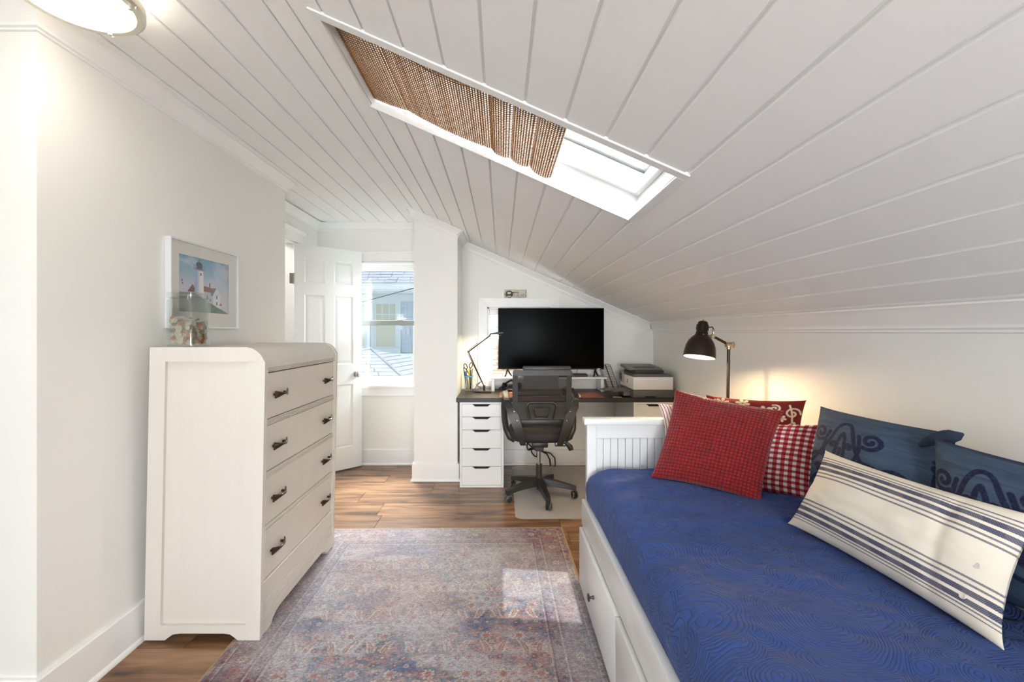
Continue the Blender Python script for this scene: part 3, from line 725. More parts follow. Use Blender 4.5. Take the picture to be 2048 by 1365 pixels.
# floral pillow against the back
def floral(U, V):
    cur = []
    for (cx, cy, r, a, d) in ((.9, .80, .085, 0, 1), (.72, .86, .06, 2, -1), (.50, .78, .08, 1, 1), (.28, .84, .07, 3, -1), (.84, .50, .09, 2, -1), (.62, .58, .07, 0, 1), (.38, .52, .08, 4, 1), (.12, .62, .08, 1, -1), (.70, .26, .09, 3, 1), (.42, .24, .08, 2, -1), (.16, .28, .08, 5, 1)):
        cur.append(spiral(cx, cy, r, a, 1.3, d))
    cur += [bez((.95, .05), (.75, .35), (1.0, .55), (.86, .92)), bez((.80, .45), (.6, .7), (.5, .4), (.3, .8)), bez((.05, .2), (.3, .4), (.2, .6), (.1, .95)), bez((.5, .05), (.6, .3), (.4, .45), (.55, .7))]
    m = curve_mask(U, V, cur, .011)
    for (cx, cy, r, k, ph) in ((.62, .80, .10, 7, 0), (.18, .90, .09, 7, .4), (.40, .92, .08, 6, .2), (.93, .62, .07, 6, .5), (.93, .34, .07, 6, .1), (.28, .38, .10, 7, .3), (.56, .40, .09, 7, 0), (.80, .72, .05, 5, .2), (.82, .12, .08, 7, 0)):
        dx, dy = U-cx, V-cy; a = np.arctan2(dy, dx)+ph; d = np.hypot(dx, dy)
        pet = r*(.35+.65*np.abs(np.cos(a*k/2))**.7); m = np.maximum(m, 1-smoothstep(pet*.92, pet, d))
        vein = (np.abs(np.sin(a*k/2)) > .94) & (d < r*.8) & (d > r*.15); m = np.where(vein, m*.15, m); m = np.where(d < r*.13, .1, m)
    return mixc(C3(122, 38, 34), C3(232, 214, 184), m)
pillow('pillow', W(1412, 790, 2.22), W(1613, 801, 1.99), W(1600, 955, 1.90), W(1405, 935, 2.13), .10, vcol_mat('floral_cloth', .85),
       'rust red pillow with cream flowers and scrolls, behind the others below the lamp', n=200, color=floral, pinch=.08)
# gingham pillow
def gingham(U, V):
    k = 14; a = ((U*k) % 1 < .5).astype(float); b = ((V*k) % 1 < .5).astype(float); t = (a+b)/2
    tw = .06*(((U*k*14+V*k*14) % 1) < .5)
    red = C3(150, 26, 34); wh = C3(240, 236, 230); pk = C3(196, 92, 96)
    c = np.where((t == 0)[...,None], wh, np.where((t == 1)[...,None], red, pk)); return c*(1-tw[...,None]*(t > 0)[...,None])
pillow('pillow', W(1440, 842, 2.08), W(1646, 850, 1.78), W(1628, 1003, 1.71), W(1415, 970, 1.97), .11, vcol_mat('gingham_cloth', .85),
       'red and white gingham check pillow tucked behind the red textured one', n=240, color=gingham, pinch=.06)
# red waffle pillow
K = 30
def waffle(U, V):
    a = np.abs(np.sin(np.pi*U*K)); b = np.abs(np.sin(np.pi*V*K)); return .0048*(np.minimum(a, b)**.6)-.001
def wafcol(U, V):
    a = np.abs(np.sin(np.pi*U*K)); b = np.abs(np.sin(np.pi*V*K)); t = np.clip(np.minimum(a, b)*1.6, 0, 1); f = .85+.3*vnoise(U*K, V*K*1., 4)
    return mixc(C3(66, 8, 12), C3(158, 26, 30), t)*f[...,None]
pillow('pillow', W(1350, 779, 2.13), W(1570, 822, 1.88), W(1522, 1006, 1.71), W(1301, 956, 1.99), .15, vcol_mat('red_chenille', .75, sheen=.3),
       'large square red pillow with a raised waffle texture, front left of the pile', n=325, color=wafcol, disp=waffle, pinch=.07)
# two blue embroidered pillows
def scroll_at(du, dv, s_=1.): return lambda U, V: scrollwork(U, V, du, dv, s_)
def scrollwork(U, V, du=0, dv=0, s_=1.):
    c = []
    def half(sx):
        f = lambda x, y: (.5+sx*x, y)
        L = [spiral(.0, 0, 1, 0, 1)][0:0]
        for (x, y, r, a, tn, d) in ((.17, .60, .062, -2.2, 1.35, 1), (.30, .38, .070, 2.4, 1.35, -1), (.055, .52, .03, 3.6, .9, -1), (.14, .33, .035, .5, 1.1, 1), (.36, .20, .05, 1.5, 1.2, 1)):
            L.append([f(px, py) for px, py in spiral(x, y, r, a, tn, d)])
        L.append([f(*p) for p in bez((0, .70), (.06, .70), (.075, .60), (.07, .50), (.16, .40), (.24, .36))])
        L.append([f(*p) for p in bez((.0, .62), (.02, .60), (.03, .52), (.03, .44))])
        L.append([f(*p) for p in bez((.03, .40), (.12, .44), (.2, .46), (.24, .40))])
        L.append([f(*p) for p in bez((.02, .40), (.08, .30), (.2, .3), (.34, .12))])
        L.append([f(*p) for p in bez((.0, .30), (.08, .20), (.2, .2), (.30, .26))])
        L.append([f(*p) for p in bez((.10, .44), (.13, .50), (.12, .56), (.10, .62))])
        L.append([f(*p) for p in bez((.49, .95), (.38, .88), (.34, .95), (.22, .93))])
        L.append([f(*p) for p in bez((.47, .80), (.42, .86), (.38, .80), (.33, .86))])
        L.append([f(*p) for p in bez((.48, .1), (.40, .3), (.46, .5), (.43, .66), (.48, .8))])
        L.append([f(px, py) for px, py in spiral(.44, .90, .04, 1, 1.2, 1)])
        L.append([f(px, py) for px, py in spiral(.45, .55, .04, 2, 1.2, -1)])
        return L
    c = half(1)+half(-1)+[bez((.5, .05), (.5, .5), n=4)]
    m = curve_mask((U-.5)*s_+.5+du, V*s_-dv, c, .0135)
    dots = (vnoise(U*110, V*110, 3) > .72)*m
    base = mixc(C3(48, 64, 84), C3(76, 94, 114), fbm(U*9, V*60, 3, 2))
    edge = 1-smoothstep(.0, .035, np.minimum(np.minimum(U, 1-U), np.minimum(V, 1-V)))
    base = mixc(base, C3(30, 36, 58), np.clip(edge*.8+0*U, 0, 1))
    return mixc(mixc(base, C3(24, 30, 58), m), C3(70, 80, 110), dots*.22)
BL_M = vcol_mat('indigo_linen', .85); BL_M2 = mat('navy_embroidery', (36, 44, 66), .85, noise=(60, .4))
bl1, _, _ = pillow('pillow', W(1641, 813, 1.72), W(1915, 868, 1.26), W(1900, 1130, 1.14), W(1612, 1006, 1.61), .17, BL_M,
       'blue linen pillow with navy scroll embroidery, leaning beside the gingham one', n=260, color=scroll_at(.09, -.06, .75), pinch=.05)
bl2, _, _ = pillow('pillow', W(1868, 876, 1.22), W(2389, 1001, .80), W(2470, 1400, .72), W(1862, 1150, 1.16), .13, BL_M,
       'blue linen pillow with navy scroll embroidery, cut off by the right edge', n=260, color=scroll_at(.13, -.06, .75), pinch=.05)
# knotted corner of the first blue pillow
kb = MB().tube([*[W(a_, b_, c_) for a_, b_, c_ in ((1838, 892, 1.28), (1856, 884, 1.265), (1872, 878, 1.25), (1890, 874, 1.235), (1904, 873, 1.22), (1916, 872, 1.21), (1927, 868, 1.20))]], [.006, .014, .017, .018, .018, .013, .003], 16, .55)
ko = build('folded_corner', kb, BL_M2, None, 60); ko.parent = bl1; ko.matrix_parent_inverse = Matrix.Translation(-Vector(bl1.location))
# striped lumbar pillow
def stripes(U, V):
    tw = (((U*420+V*60) % 1) < .5).astype(float); tw2 = (((U*420+V*150) % 1) < .5).astype(float)
    navy = C3(34, 44, 88); cream = C3(240, 231, 214); out = np.zeros(U.shape)
    for c0, w in ((.905, .008), (.868, .008), (.825, .022), (.755, .022), (.70, .009), (.655, .008), (.345, .008), (.30, .009), (.245, .022), (.175, .022), (.132, .008), (.10, .006)):
        k = np.abs(V-c0) < w; wide = w > .015
        out = np.where(k, (.72+.28*tw) if wide else (.45+.55*tw2), out)
    rib = .97+.03*((V*120) % 1 < .5)
    return mixc(cream, navy, out)*rib[...,None]
lum, lsurf, ln = pillow('pillow', W(1650, 901, 1.50), W(2090, 1036, .93), W(2010, 1304, .90), W(1575, 1047, 1.475), .15, vcol_mat('striped_canvas', .85),
       'long cream lumbar pillow with navy stripes lying in front of the blue ones', n=300, color=stripes, pinch=.09, crease=.007)
S = lsurf(1)
for (u, v) in ((.93, .46), (.90, .20)):
    p = S[int(v*299), int(u*299)]
    b = build('button', MB().lathe([(.006, -.001), (.0066, .001), (.006, .0028), (.004, .0024), (0, .0022)], tuple(p), 18, tuple(ln)), mat('shell_button', (236, 230, 220), .3), None, 40)
    b.parent = lum; b.matrix_parent_inverse = Matrix.Translation(-Vector(lum.location))

# ================================================================== rug
def rug():
    Wd, Ln = 1.515, 2.44; ny, nx = 1000, 620
    x = (np.arange(nx)+.5)/nx*Wd; y = (np.arange(ny)+.5)/ny*Ln; X, Y = np.meshgrid(x, y)
    # distance from the edge -> border bands
    d = np.minimum(np.minimum(X, Wd-X), np.minimum(Y, Ln-Y))
    g = fbm(X*34, Y*70, 3, 1); lowf = fbm(X*2.6+5, Y*2.6, 3, 11); f2 = fbm(X*6, Y*14, 3, 31)
    slate = C3(128, 130, 146); pink = C3(176, 140, 138); pale = C3(204, 196, 200); blue = C3(74, 96, 140); red = C3(140, 58, 62); dark = C3(62, 58, 72); cream = C3(226, 208, 190); orange = C3(192, 120, 84)
    c = mixc(slate, pink, smoothstep(.40, .62, g)); c = mixc(c, pale, smoothstep(.42, .7, f2)*.7)
    c = mixc(c, blue, smoothstep(.56, .70, fbm(X*4+9, Y*8, 3, 77))*.65)
    def put(mask, col, a=1.): nonlocal c; c = mixc(c, col, np.clip(mask*a, 0, 1))
    def flower(cx, cy, r, k, colp, colc, a=.8, ph=0):
        i0, i1 = max(int((cy-r*1.5)/Ln*ny), 0), min(int((cy+r*1.5)/Ln*ny)+1, ny); j0, j1 = max(int((cx-r*1.5)/Wd*nx), 0), min(int((cx+r*1.5)/Wd*nx)+1, nx)
        if i1 <= i0 or j1 <= j0: return
        xx, yy = X[i0:i1, j0:j1]-cx, Y[i0:i1, j0:j1]-cy; dd = np.hypot(xx, yy); aa = np.arctan2(yy, xx)+ph
        rad = r*(.62+.38*np.abs(np.cos(aa*k/2))); m = 1-smoothstep(rad*.8, rad, dd); sub = c[i0:i1, j0:j1]
        sub = mixc(sub, dark, np.clip((1-smoothstep(rad*1.05, rad*1.25, dd)), 0, 1)*.35*a)
        sub = mixc(sub, colp, m*a); m2 = 1-smoothstep(r*.32, r*.42, dd); sub = mixc(sub, colc, m2*a); m3 = 1-smoothstep(r*.12, r*.2, dd); sub = mixc(sub, colp, m3*a)
        c[i0:i1, j0:j1] = sub
    def paisley(cx, cy, s, flip, a=.9, up=1):
        i0, i1 = max(int((cy-s*1.6)/Ln*ny), 0), min(int((cy+s*1.6)/Ln*ny)+1, ny); j0, j1 = max(int((cx-s*1.4)/Wd*nx), 0), min(int((cx+s*1.4)/Wd*nx)+1, nx)
        if i1 <= i0 or j1 <= j0: return
        xx = (X[i0:i1, j0:j1]-cx)*flip; yy = (Y[i0:i1, j0:j1]-cy)*up; t = np.clip((yy+s)/(2*s), 0, 1); cxn = -.30*s+.75*s*t**2; w = s*(.30*np.sqrt(np.clip(1-t, 0, 1))+.05)*np.sqrt(np.clip(t*6, 0, 1))
        dd = np.abs(xx-cxn); ins = (yy > -s) & (yy < s); sub = c[i0:i1, j0:j1]
        sub = mixc(sub, cream, (ins & (dd < w+.009)).astype(float)*a*.55); sub = mixc(sub, red, (ins & (dd < w)).astype(float)*a*.55); sub = mixc(sub, cream, (ins & (dd < w*.22)).astype(float)*a*.4)
        c[i0:i1, j0:j1] = sub
    r_ = np.random.default_rng(5)
    for iy in range(60):
        for ix in range(36):
            cx = .02+ix*.0425+(iy % 2)*.021; cy = .02+iy*.0415
            if cx > Wd-.01 or cy > Ln-.01: continue
            kx = r_.integers(0, 4); colp = [pink, red, cream, C3(210, 150, 140)][kx]
            flower(cx+r_.normal()*.003, cy+r_.normal()*.003, .0125+.004*r_.random(), 5+kx, colp, [cream, cream, red, blue][kx], .48, r_.random()*3)
    for iy, cy in enumerate(np.arange(.30, Ln-.28, .205)):
        for ix in range(8):
            cx = .27+ix*.14+(.07 if iy % 2 else 0)
            if cx > Wd-.24: continue
            flower(cx, cy+.10, .030, 9, cream, red, .5); flower(cx, cy+.10, .016, 7, C3(200, 120, 118), slate, .7)
            flower(cx+.07, cy+.045, .02, 6, pink, dark, .7)
    for iy, cy in enumerate(np.arange(.34, Ln-.3, .205)):
        for ix in range(7):
            for fl in (1, -1):
                cx = .30+ix*.155+(0 if iy % 2 else .05)+fl*.035
                if cx > Wd-.25: continue
                paisley(cx, cy, .033, fl*(1 if iy % 2 else -1), .9 if 0 < 1 else .5, 1 if iy % 3 else -1)
    # border
    inner = smoothstep(.215, .218, d); band = (d < .215)
    def line(dist, w, col, a=.7): put((np.abs(d-dist) < w).astype(float), col, a)
    cb = mixc(c, mixc(red, pink, g), np.full(X.shape, .28)); c = np.where((band & (d > .05))[...,None], cb, c)
    bb = mixc(c, blue, np.full(X.shape, .30)); c = np.where(((d > .155) & (d < .205))[...,None], bb, c)
    for dist, col in ((.214, cream), (.205, dark), (.158, cream), (.150, red), (.050, dark), (.042, cream), (.024, red)): line(dist, .0022, col)
    for k in range(0, 90):
        s0 = .03+k*.058
        for (cx, cy) in ((.10, s0), (Wd-.10, s0), (s0, .10), (s0, Ln-.10)):
            if 0 < cx < Wd and 0 < cy < Ln: flower(cx, cy, .024, 8, [C3(206, 120, 116), cream, pink][k % 3], [blue, red, dark][k % 3], .75)
    for k in range(0, 180):
        s0 = .02+k*.031
        for (cx, cy) in ((.18, s0), (Wd-.18, s0), (s0, .18), (s0, Ln-.18), (.034, s0), (Wd-.034, s0), (s0, Ln-.034)):
            if 0 < cx < Wd and 0 < cy < Ln: flower(cx, cy, .010, 5, [pink, cream, red][k % 3], dark, .7)
    # rubbed, faded areas and the warm tint towards the corners of the print
    wear = smoothstep(.40, .66, lowf)*.55+.22*fbm(X*60, Y*18, 2, 8); c = mixc(c, C3(206, 200, 206), np.clip(wear*.75, 0, .7))
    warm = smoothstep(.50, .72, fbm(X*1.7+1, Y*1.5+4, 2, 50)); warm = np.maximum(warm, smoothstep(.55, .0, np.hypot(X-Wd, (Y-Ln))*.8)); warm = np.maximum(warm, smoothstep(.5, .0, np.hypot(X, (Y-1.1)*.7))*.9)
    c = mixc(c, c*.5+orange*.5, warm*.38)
    fine = r_.normal(0, 1, X.shape); horiz = np.repeat(r_.normal(0, 1, (ny, nx//4)), 4, 1)[:, :nx]
    c = c*(1+.15*fine[...,None]+.13*horiz[...,None])
    sel = (d < .010)[...,None]; c = np.where(sel, C3(196, 162, 122)*(.85+.3*r_.random(X.shape))[...,None], c)
    mean = c.reshape(-1,3).mean(0); c = mean+(c-mean)*1.25; grey = c.mean(-1, keepdims=True); c = grey+(c-grey)*.85
    c = np.clip(c*.62, .01, .95)
    zz_ = .007+.0006*(fbm(X*120, Y*120, 2, 3)); 
    P = np.stack([X-Wd/2, Y-Ln/2, zz_], -1)
    me = grid_mesh('rug', P, c); me.shade_smooth()
    o = mesh_obj('rug', me, vcol_mat('rug_print', .85, sheen=.1))
    build('binding', MB().box(-Wd/2, Wd/2, -Ln/2, Ln/2, .0008, .0068), mat('tan_binding', (190, 156, 118), .9), o, 0)
    o.location = (-.345, 2.848-Ln/2, .0); o.rotation_euler = (0, 0, R(.9))
    return tag(o, 'faded red and blue persian-style area rug with tan edging on the wood floor', 'rug')
rug_o = rug()
def ground(x, y): return .008
# ================================================================== dresser
DR = (-1.468, 1.807)                # rear near floor corner
dr = thing('dresser', 'tall antique-white waterfall dresser with four drawers against the left wall', 'dresser', (DR[0], DR[1], .0085), local=True)
ORG[dr.name] = Vector((0,0,0))
DX, DYL, DZ = .475, .80, 1.205; rr = .085
def side_profile(z0arch=.028):
    p = [(0, 0), (.085, 0), (.10, .012), (.118, .024), (.145, z0arch), (.325, z0arch), (.352, .024), (.37, .012), (.385, 0), (DX, 0)]
    p += [(DX, DZ-rr)]+[(DX-rr+rr*math.cos(a), DZ-rr+rr*math.sin(a)) for a in np.linspace(0, math.pi/2, 9)[1:]]+[(0, DZ)]
    return p
def inset_side(y0, y1, out):
    """frame with a sunk panel: stiles/rails around, panel recessed"""
    m = MB(); pr = side_profile(); x0, x1, z0, z1 = .065, .415, .062, 1.145
    # bottom rail with arch
    m.prism([(0, 0), (.085, 0), (.10, .012), (.118, .024), (.145, .028), (.325, .028), (.352, .024), (.37, .012), (.385, 0), (DX, 0), (DX, z0), (0, z0)], 'y', y0, y1)
    m.box(0, x0, y0, y1, z0, z1).box(x1, DX, y0, y1, z0, z1)
    m.prism([(0, z1), (DX, z1)][:1]+[(DX, z1)]+[(DX-rr+rr*math.cos(a), DZ-rr+rr*math.sin(a)) for a in np.linspace(.0, math.pi/2, 10) if DZ-rr+rr*math.sin(a) > z1+.001]+[(0, DZ)], 'y', y0, y1)
    return m, (x0, x1, z0, z1)
sp, (px0, px1, pz0, pz1) = inset_side(0, .022, -1)
# lower corner of curve between DZ-rr and z1 stays square to the stile
s1 = build('side_panel', sp, FURN, dr, 0)
build('inset', MB().prism([(px0, pz0), (px1, pz0), (px1, pz1), (px0, pz1)], 'y', .014, .021), FURN, s1, 0)
sp2, _ = inset_side(DYL-.022, DYL, 1)
s2 = build('side_panel', sp2, FURN, dr, 0)
build('inset', MB().box(px0, px1, DYL-.02, DYL-.012, pz0, pz1), FURN, s2, 0)
# top with waterfall front: shell of the rounded section
arc = [(DX-.004-rr+rr*math.cos(a), DZ-.003-rr+rr*math.sin(a)) for a in np.linspace(0, math.pi/2, 14)]
inn = [(DX-.03-rr+(rr-.01)*math.cos(a)+.01, DZ-.012-rr+(rr-.012)*math.sin(a)) for a in np.linspace(math.pi/2, 0, 14)]
build('top', MB().prism(arc+[(.002, DZ-.003), (.002, DZ-.02)]+inn, 'y', .022, DYL-.022), FURN, dr, 30)
build('back_board', MB().box(.0, .01, .022, DYL-.022, .06, DZ-.02), FURN, dr, 0)
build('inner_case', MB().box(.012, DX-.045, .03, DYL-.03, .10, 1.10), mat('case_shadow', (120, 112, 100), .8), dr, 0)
yA, yB = .022, DYL-.022
# fluted rails
def fluted(z0, z1, n=4, x=DX-.004):
    m = MB(); h = (z1-z0)/n
    for k in range(n): m.box(x-.03, x-(.0 if k in (0, n-1) else .003), yA, yB, z0+k*h+.0008, z0+(k+1)*h-.0008, .0016, 1)
    m.box(x-.03, x-.006, yA, yB, z0, z1)
    return m
for z0, z1 in ((1.098, 1.122), (.875, .899), (.654, .677), (.428, .450)): build('rail', fluted(z0, z1), FURN, dr, 0)
PULL = mat('aged_pull', (84, 68, 56), .3, .8, noise=(40, .3)); 
def pull(par, y, z):
    x = DX-.008; m = MB(); L_ = .054; n = 13; pts = []; top = []; 
    rings = []
    for i in range(n):
        t = i/(n-1)*2-1; hw = .0048+.0125*abs(t)**1.5; off = .026-.014*t*t; 
        if abs(t) > .95: hw *= 1.0
        rings.append([(x+off, y+t*L_, z-hw), (x+off+.004, y+t*L_, z-hw*.6), (x+off+.004, y+t*L_, z+hw*.6), (x+off, y+t*L_, z+hw), (x+off-.004, y+t*L_, z+hw*.8), (x+off-.004, y+t*L_, z-hw*.8)])
    vs = [[m.bm.verts.new(p) for p in r] for r in rings]
    for a, b in zip(vs[:-1], vs[1:]):
        for k in range(6): m.bm.faces.new([a[k], a[(k+1) % 6], b[(k+1) % 6], b[k]])
    m.bm.faces.new(vs[0][::-1]); m.bm.faces.new(vs[-1])
    for s_ in (-1, 1): m.box(x-.002, x+.012, y+s_*.044-.005, y+s_*.044+.005, z-.005, z+.005, .001, 1)
    h = build('pull', m, PULL, par, 40)
    build('collar', MB().obox((x+.025, y+.013, z), (.0045, 0, 0), (0, .003, 0), (0, 0, .0062), .001).obox((x+.011, y+L_-.001, z), (.006, 0, 0), (0, .003, 0), (0, 0, .012), .001), CHROME, dr, 30) if False else None
    return h
for (z0, z1) in ((.900, 1.096), (.678, .874), (.451, .653), (.223, .427)):
    d = build('drawer', MB().box(DX-.03, DX-.009, yA+.012, yB-.012, z0+.002, z1-.002, .002, 1), FURN, dr, 0)
    for yy in (.135, DYL-.135): pull(d, yy, (z0+z1)/2)
for a_, b_ in ((yA, yA+.012), (yB-.012, yB)): build('front_stile', MB().box(DX-.03, DX-.004, a_, b_, .2, 1.12), FURN, dr, 0)
# apron with moulding lines, flutes and a cut arch
ap = MB()
ap.box(DX-.03, DX-.006, yA, yB, .135, .222, .002, 1).box(DX-.03, DX-.001, yA, yB, .208, .224, .003, 1)
for k in range(6): ap.box(DX-.03, DX-.004, yA, yB, .136-.014*(k+1), .136-.014*k-.003, .002, 1)
ap.box(DX-.03, DX-.008, yA, yB, .05, .136)
build('apron', ap, FURN, dr, 0)
build('foot_rail', MB().prism([(yA, 0), (yA+.075, 0), (yA+.09, .02), (yA+.12, .034), (yA+.15, .040), (yB-.15, .040), (yB-.12, .034), (yB-.09, .02), (yB-.075, 0), (yB, 0), (yB, .052), (yA, .052)], 'x', DX-.03, DX-.005), FURN, dr, 0)

SHEAR_SEEN = set()                          # the old case leans a little to the right
for o in [c for c in dr.children]+[g for c in dr.children for g in c.children]:
    if o.data.name in SHEAR_SEEN: continue
    SHEAR_SEEN.add(o.data.name)
    for v in o.data.vertices: v.co.x += .0195*v.co.z
# ================================================================== coin jar (on the dresser)
JZ = 1.2145; jx, jy = -1.352, 1.905; jw = .058
jar = thing('glass_jar', 'square clear glass jar part filled with coins on the dresser', 'jar', (jx, jy, JZ), rot=(0, 0, R(-3)), local=True)
ORG[jar.name] = Vector((0,0,0))
def rsq(w, z, r=.010, n=4):
    pts = []
    for cx, cy, a0 in ((w-r, w-r, 0), (-w+r, w-r, 90), (-w+r, -w+r, 180), (w-r, -w+r, 270)):
        for k in range(n): a = R(a0+90*k/(n-1)); pts.append((cx+r*math.cos(a), cy+r*math.sin(a), z))
    return pts
def loft(mb, rings, cap0=True, cap1=True):
    vs = [[mb.bm.verts.new(p) for p in r] for r in rings]; n = len(vs[0])
    for a, b in zip(vs[:-1], vs[1:]):
        for k in range(n): mb.bm.faces.new([a[k], a[(k+1) % n], b[(k+1) % n], b[k]])
    if cap0: mb.bm.faces.new(vs[0][::-1])
    if cap1: mb.bm.faces.new(vs[-1])
    return mb
build('body', loft(MB(), [rsq(jw-.004, 0), rsq(jw, .004), rsq(jw, .195), rsq(jw-.005, .203), rsq(jw-.005, .208), rsq(jw-.010, .208), rsq(jw-.0055, .195), rsq(jw-.0055, .010)], True, True), JAR, jar, 40)
build('lid', loft(MB(), [rsq(jw-.002, .207), rsq(jw+.002, .209), rsq(jw+.002, .226), rsq(jw-.002, .229), rsq(jw-.014, .229), rsq(jw-.016, .224), rsq(jw-.016, .214)], True, True), JAR, jar, 40)
cfill = MB(); random.seed(3)
silver = mat('nickel_coin', (190, 182, 164), .38, .3, noise=(300, .35)); dsil = mat('dull_coin', (140, 122, 98), .45, .3, noise=(300, .4)); cop = mat('copper_coin', (204, 124, 76), .35, .35, noise=(300, .3))
def coinmesh(r, m):
    mb = MB().lathe([(r, -.0009), (r, .0009), (r*.9, .0009), (r*.88, .0006), (0, .0006)], (0, 0, 0), 16).lathe([(r*.88, -.0006), (r*.5, -.0008), (0, -.0008)], (0, 0, 0), 16)
    me = bpy.data.meshes.new('coin'); bmesh.ops.recalc_face_normals(mb.bm, faces=mb.bm.faces); mb.bm.to_mesh(me); mb.bm.free(); me.materials.append(m); return me
kinds = [(coinmesh(.0120, silver), 'large silver-coloured coin in the glass jar', .0120, 'large silver coins in the jar'), (coinmesh(.0095, silver), 'small silver-coloured coin in the glass jar', .0095, 'small silver coins in the jar'),
         (coinmesh(.0105, dsil), 'dull brown coin in the glass jar', .0105, 'dull brown coins in the jar'), (coinmesh(.0095, cop), 'shiny copper coin in the glass jar', .0095, 'copper coins in the jar')]
Mj = Matrix.Translation((jx, jy, JZ)) @ Matrix.Rotation(R(-3), 4, 'Z')
def topz(x, y): return .118-.18*max(x, -.02)*.9+.05*y*0
placed = []; cnt = 0
def put_coin(face, u, z):
    global cnt
    k = random.choices(range(4), (5, 3, 4, 2.2))[0]; me, lab, r, grp = kinds[k]; lim = jw-.006
    dp = r*.25+.0012+random.uniform(0, .004)
    if face == 0: pos = Vector((u, -lim+dp, z)); nrm = Vector((random.uniform(-.25, .25), -1, random.uniform(-.1, .35)))
    elif face == 1: pos = Vector((lim-dp, u, z)); nrm = Vector((1, random.uniform(-.25, .25), random.uniform(-.1, .35)))
    else: pos = Vector((u, z, topz(u, z)+.002)); nrm = Vector((random.uniform(-.4, .4), random.uniform(-.8, .1), 1))
    o = bpy.data.objects.new('coin', me); COL.objects.link(o)
    o.matrix_world = Mj @ Matrix.Translation(pos) @ Vector((0,0,1)).rotation_difference(nrm.normalized()).to_matrix().to_4x4()
    tag(o, lab, 'coin', grp); cnt += 1
lim = jw-.0175
z = .020; r_i = 0
while z < .116:
    for u in np.arange(-lim+(r_i % 2)*.009, lim+.001, .018):
        if z < topz(u, 0)-.008: put_coin(0, max(-lim, min(lim, u+random.uniform(-.003, .003))), z+random.uniform(-.003, .003))
        if r_i % 1 == 0 and z < topz(.05, 0)-.006: put_coin(1, max(-lim, min(lim, u)), z+random.uniform(-.003, .003))
    z += .0155; r_i += 1
for u in np.arange(-lim, lim+.001, .019):
    for v in np.arange(-lim, lim+.001, .021): put_coin(2, u, v)
cb = MB(); lim2 = jw-.017
for k in range(150):
    p = Vector((random.uniform(-lim2+.006, lim2-.006), random.uniform(-lim2+.008, lim2-.004), random.uniform(.016, .10)))
    if p.z > topz(p.x, p.y)-.012: continue
    nr = Vector((random.uniform(-.5, .5), random.uniform(-.6, .3), 1)).normalized()
    cb.lathe([(.010, -.0009), (.010, .0009), (0, .0009)], tuple(p), 10, tuple(nr))
o = build('coin_heap', cb, dsil, jar, 30); o['kind'] = 'stuff'; o['label'] = 'coins packed in the middle of the jar'

# ================================================================== lighthouse picture on the left wall
pic = thing('framed_picture', 'framed lighthouse print with a wide grey mat on the left wall', 'picture', (XL, 2.21, 1.295))
PY0, PY1, PZ0, PZ1 = 1.957, 2.463, 1.293, 1.705; FX = XL+.03
frm = MB(); w = .009
frm.box(XL+.001, FX, PY0, PY0+w, PZ0, PZ1, .001, 1).box(XL+.001, FX, PY1-w, PY1, PZ0, PZ1, .001, 1).box(XL+.001, FX, PY0+w, PY1-w, PZ1-w, PZ1, .001, 1).box(XL+.001, FX, PY0+w, PY1-w, PZ0, PZ0+w, .001, 1)
build('frame', frm, mat('silver_frame', (226, 228, 230), .3, .35), pic, 0)
my0, my1, mz0, mz1 = 2.02, 2.39, 1.372, 1.638
mt_ = MB().box(FX-.012, FX-.010, PY0+w, PY1-w, mz1, PZ1-w).box(FX-.012, FX-.010, PY0+w, PY1-w, PZ0+w, mz0).box(FX-.012, FX-.010, PY0+w, my0, mz0, mz1).box(FX-.012, FX-.010, my1, PY1-w, mz0, mz1)
build('mat_board', mt_, mat('mat_board_grey', (230, 228, 222), .8), pic, 0)
def print_colors(nx, ny, fn):
    u, v = np.meshgrid((np.arange(nx)+.5)/nx, (np.arange(ny)+.5)/ny); return u, v, fn(u, v)
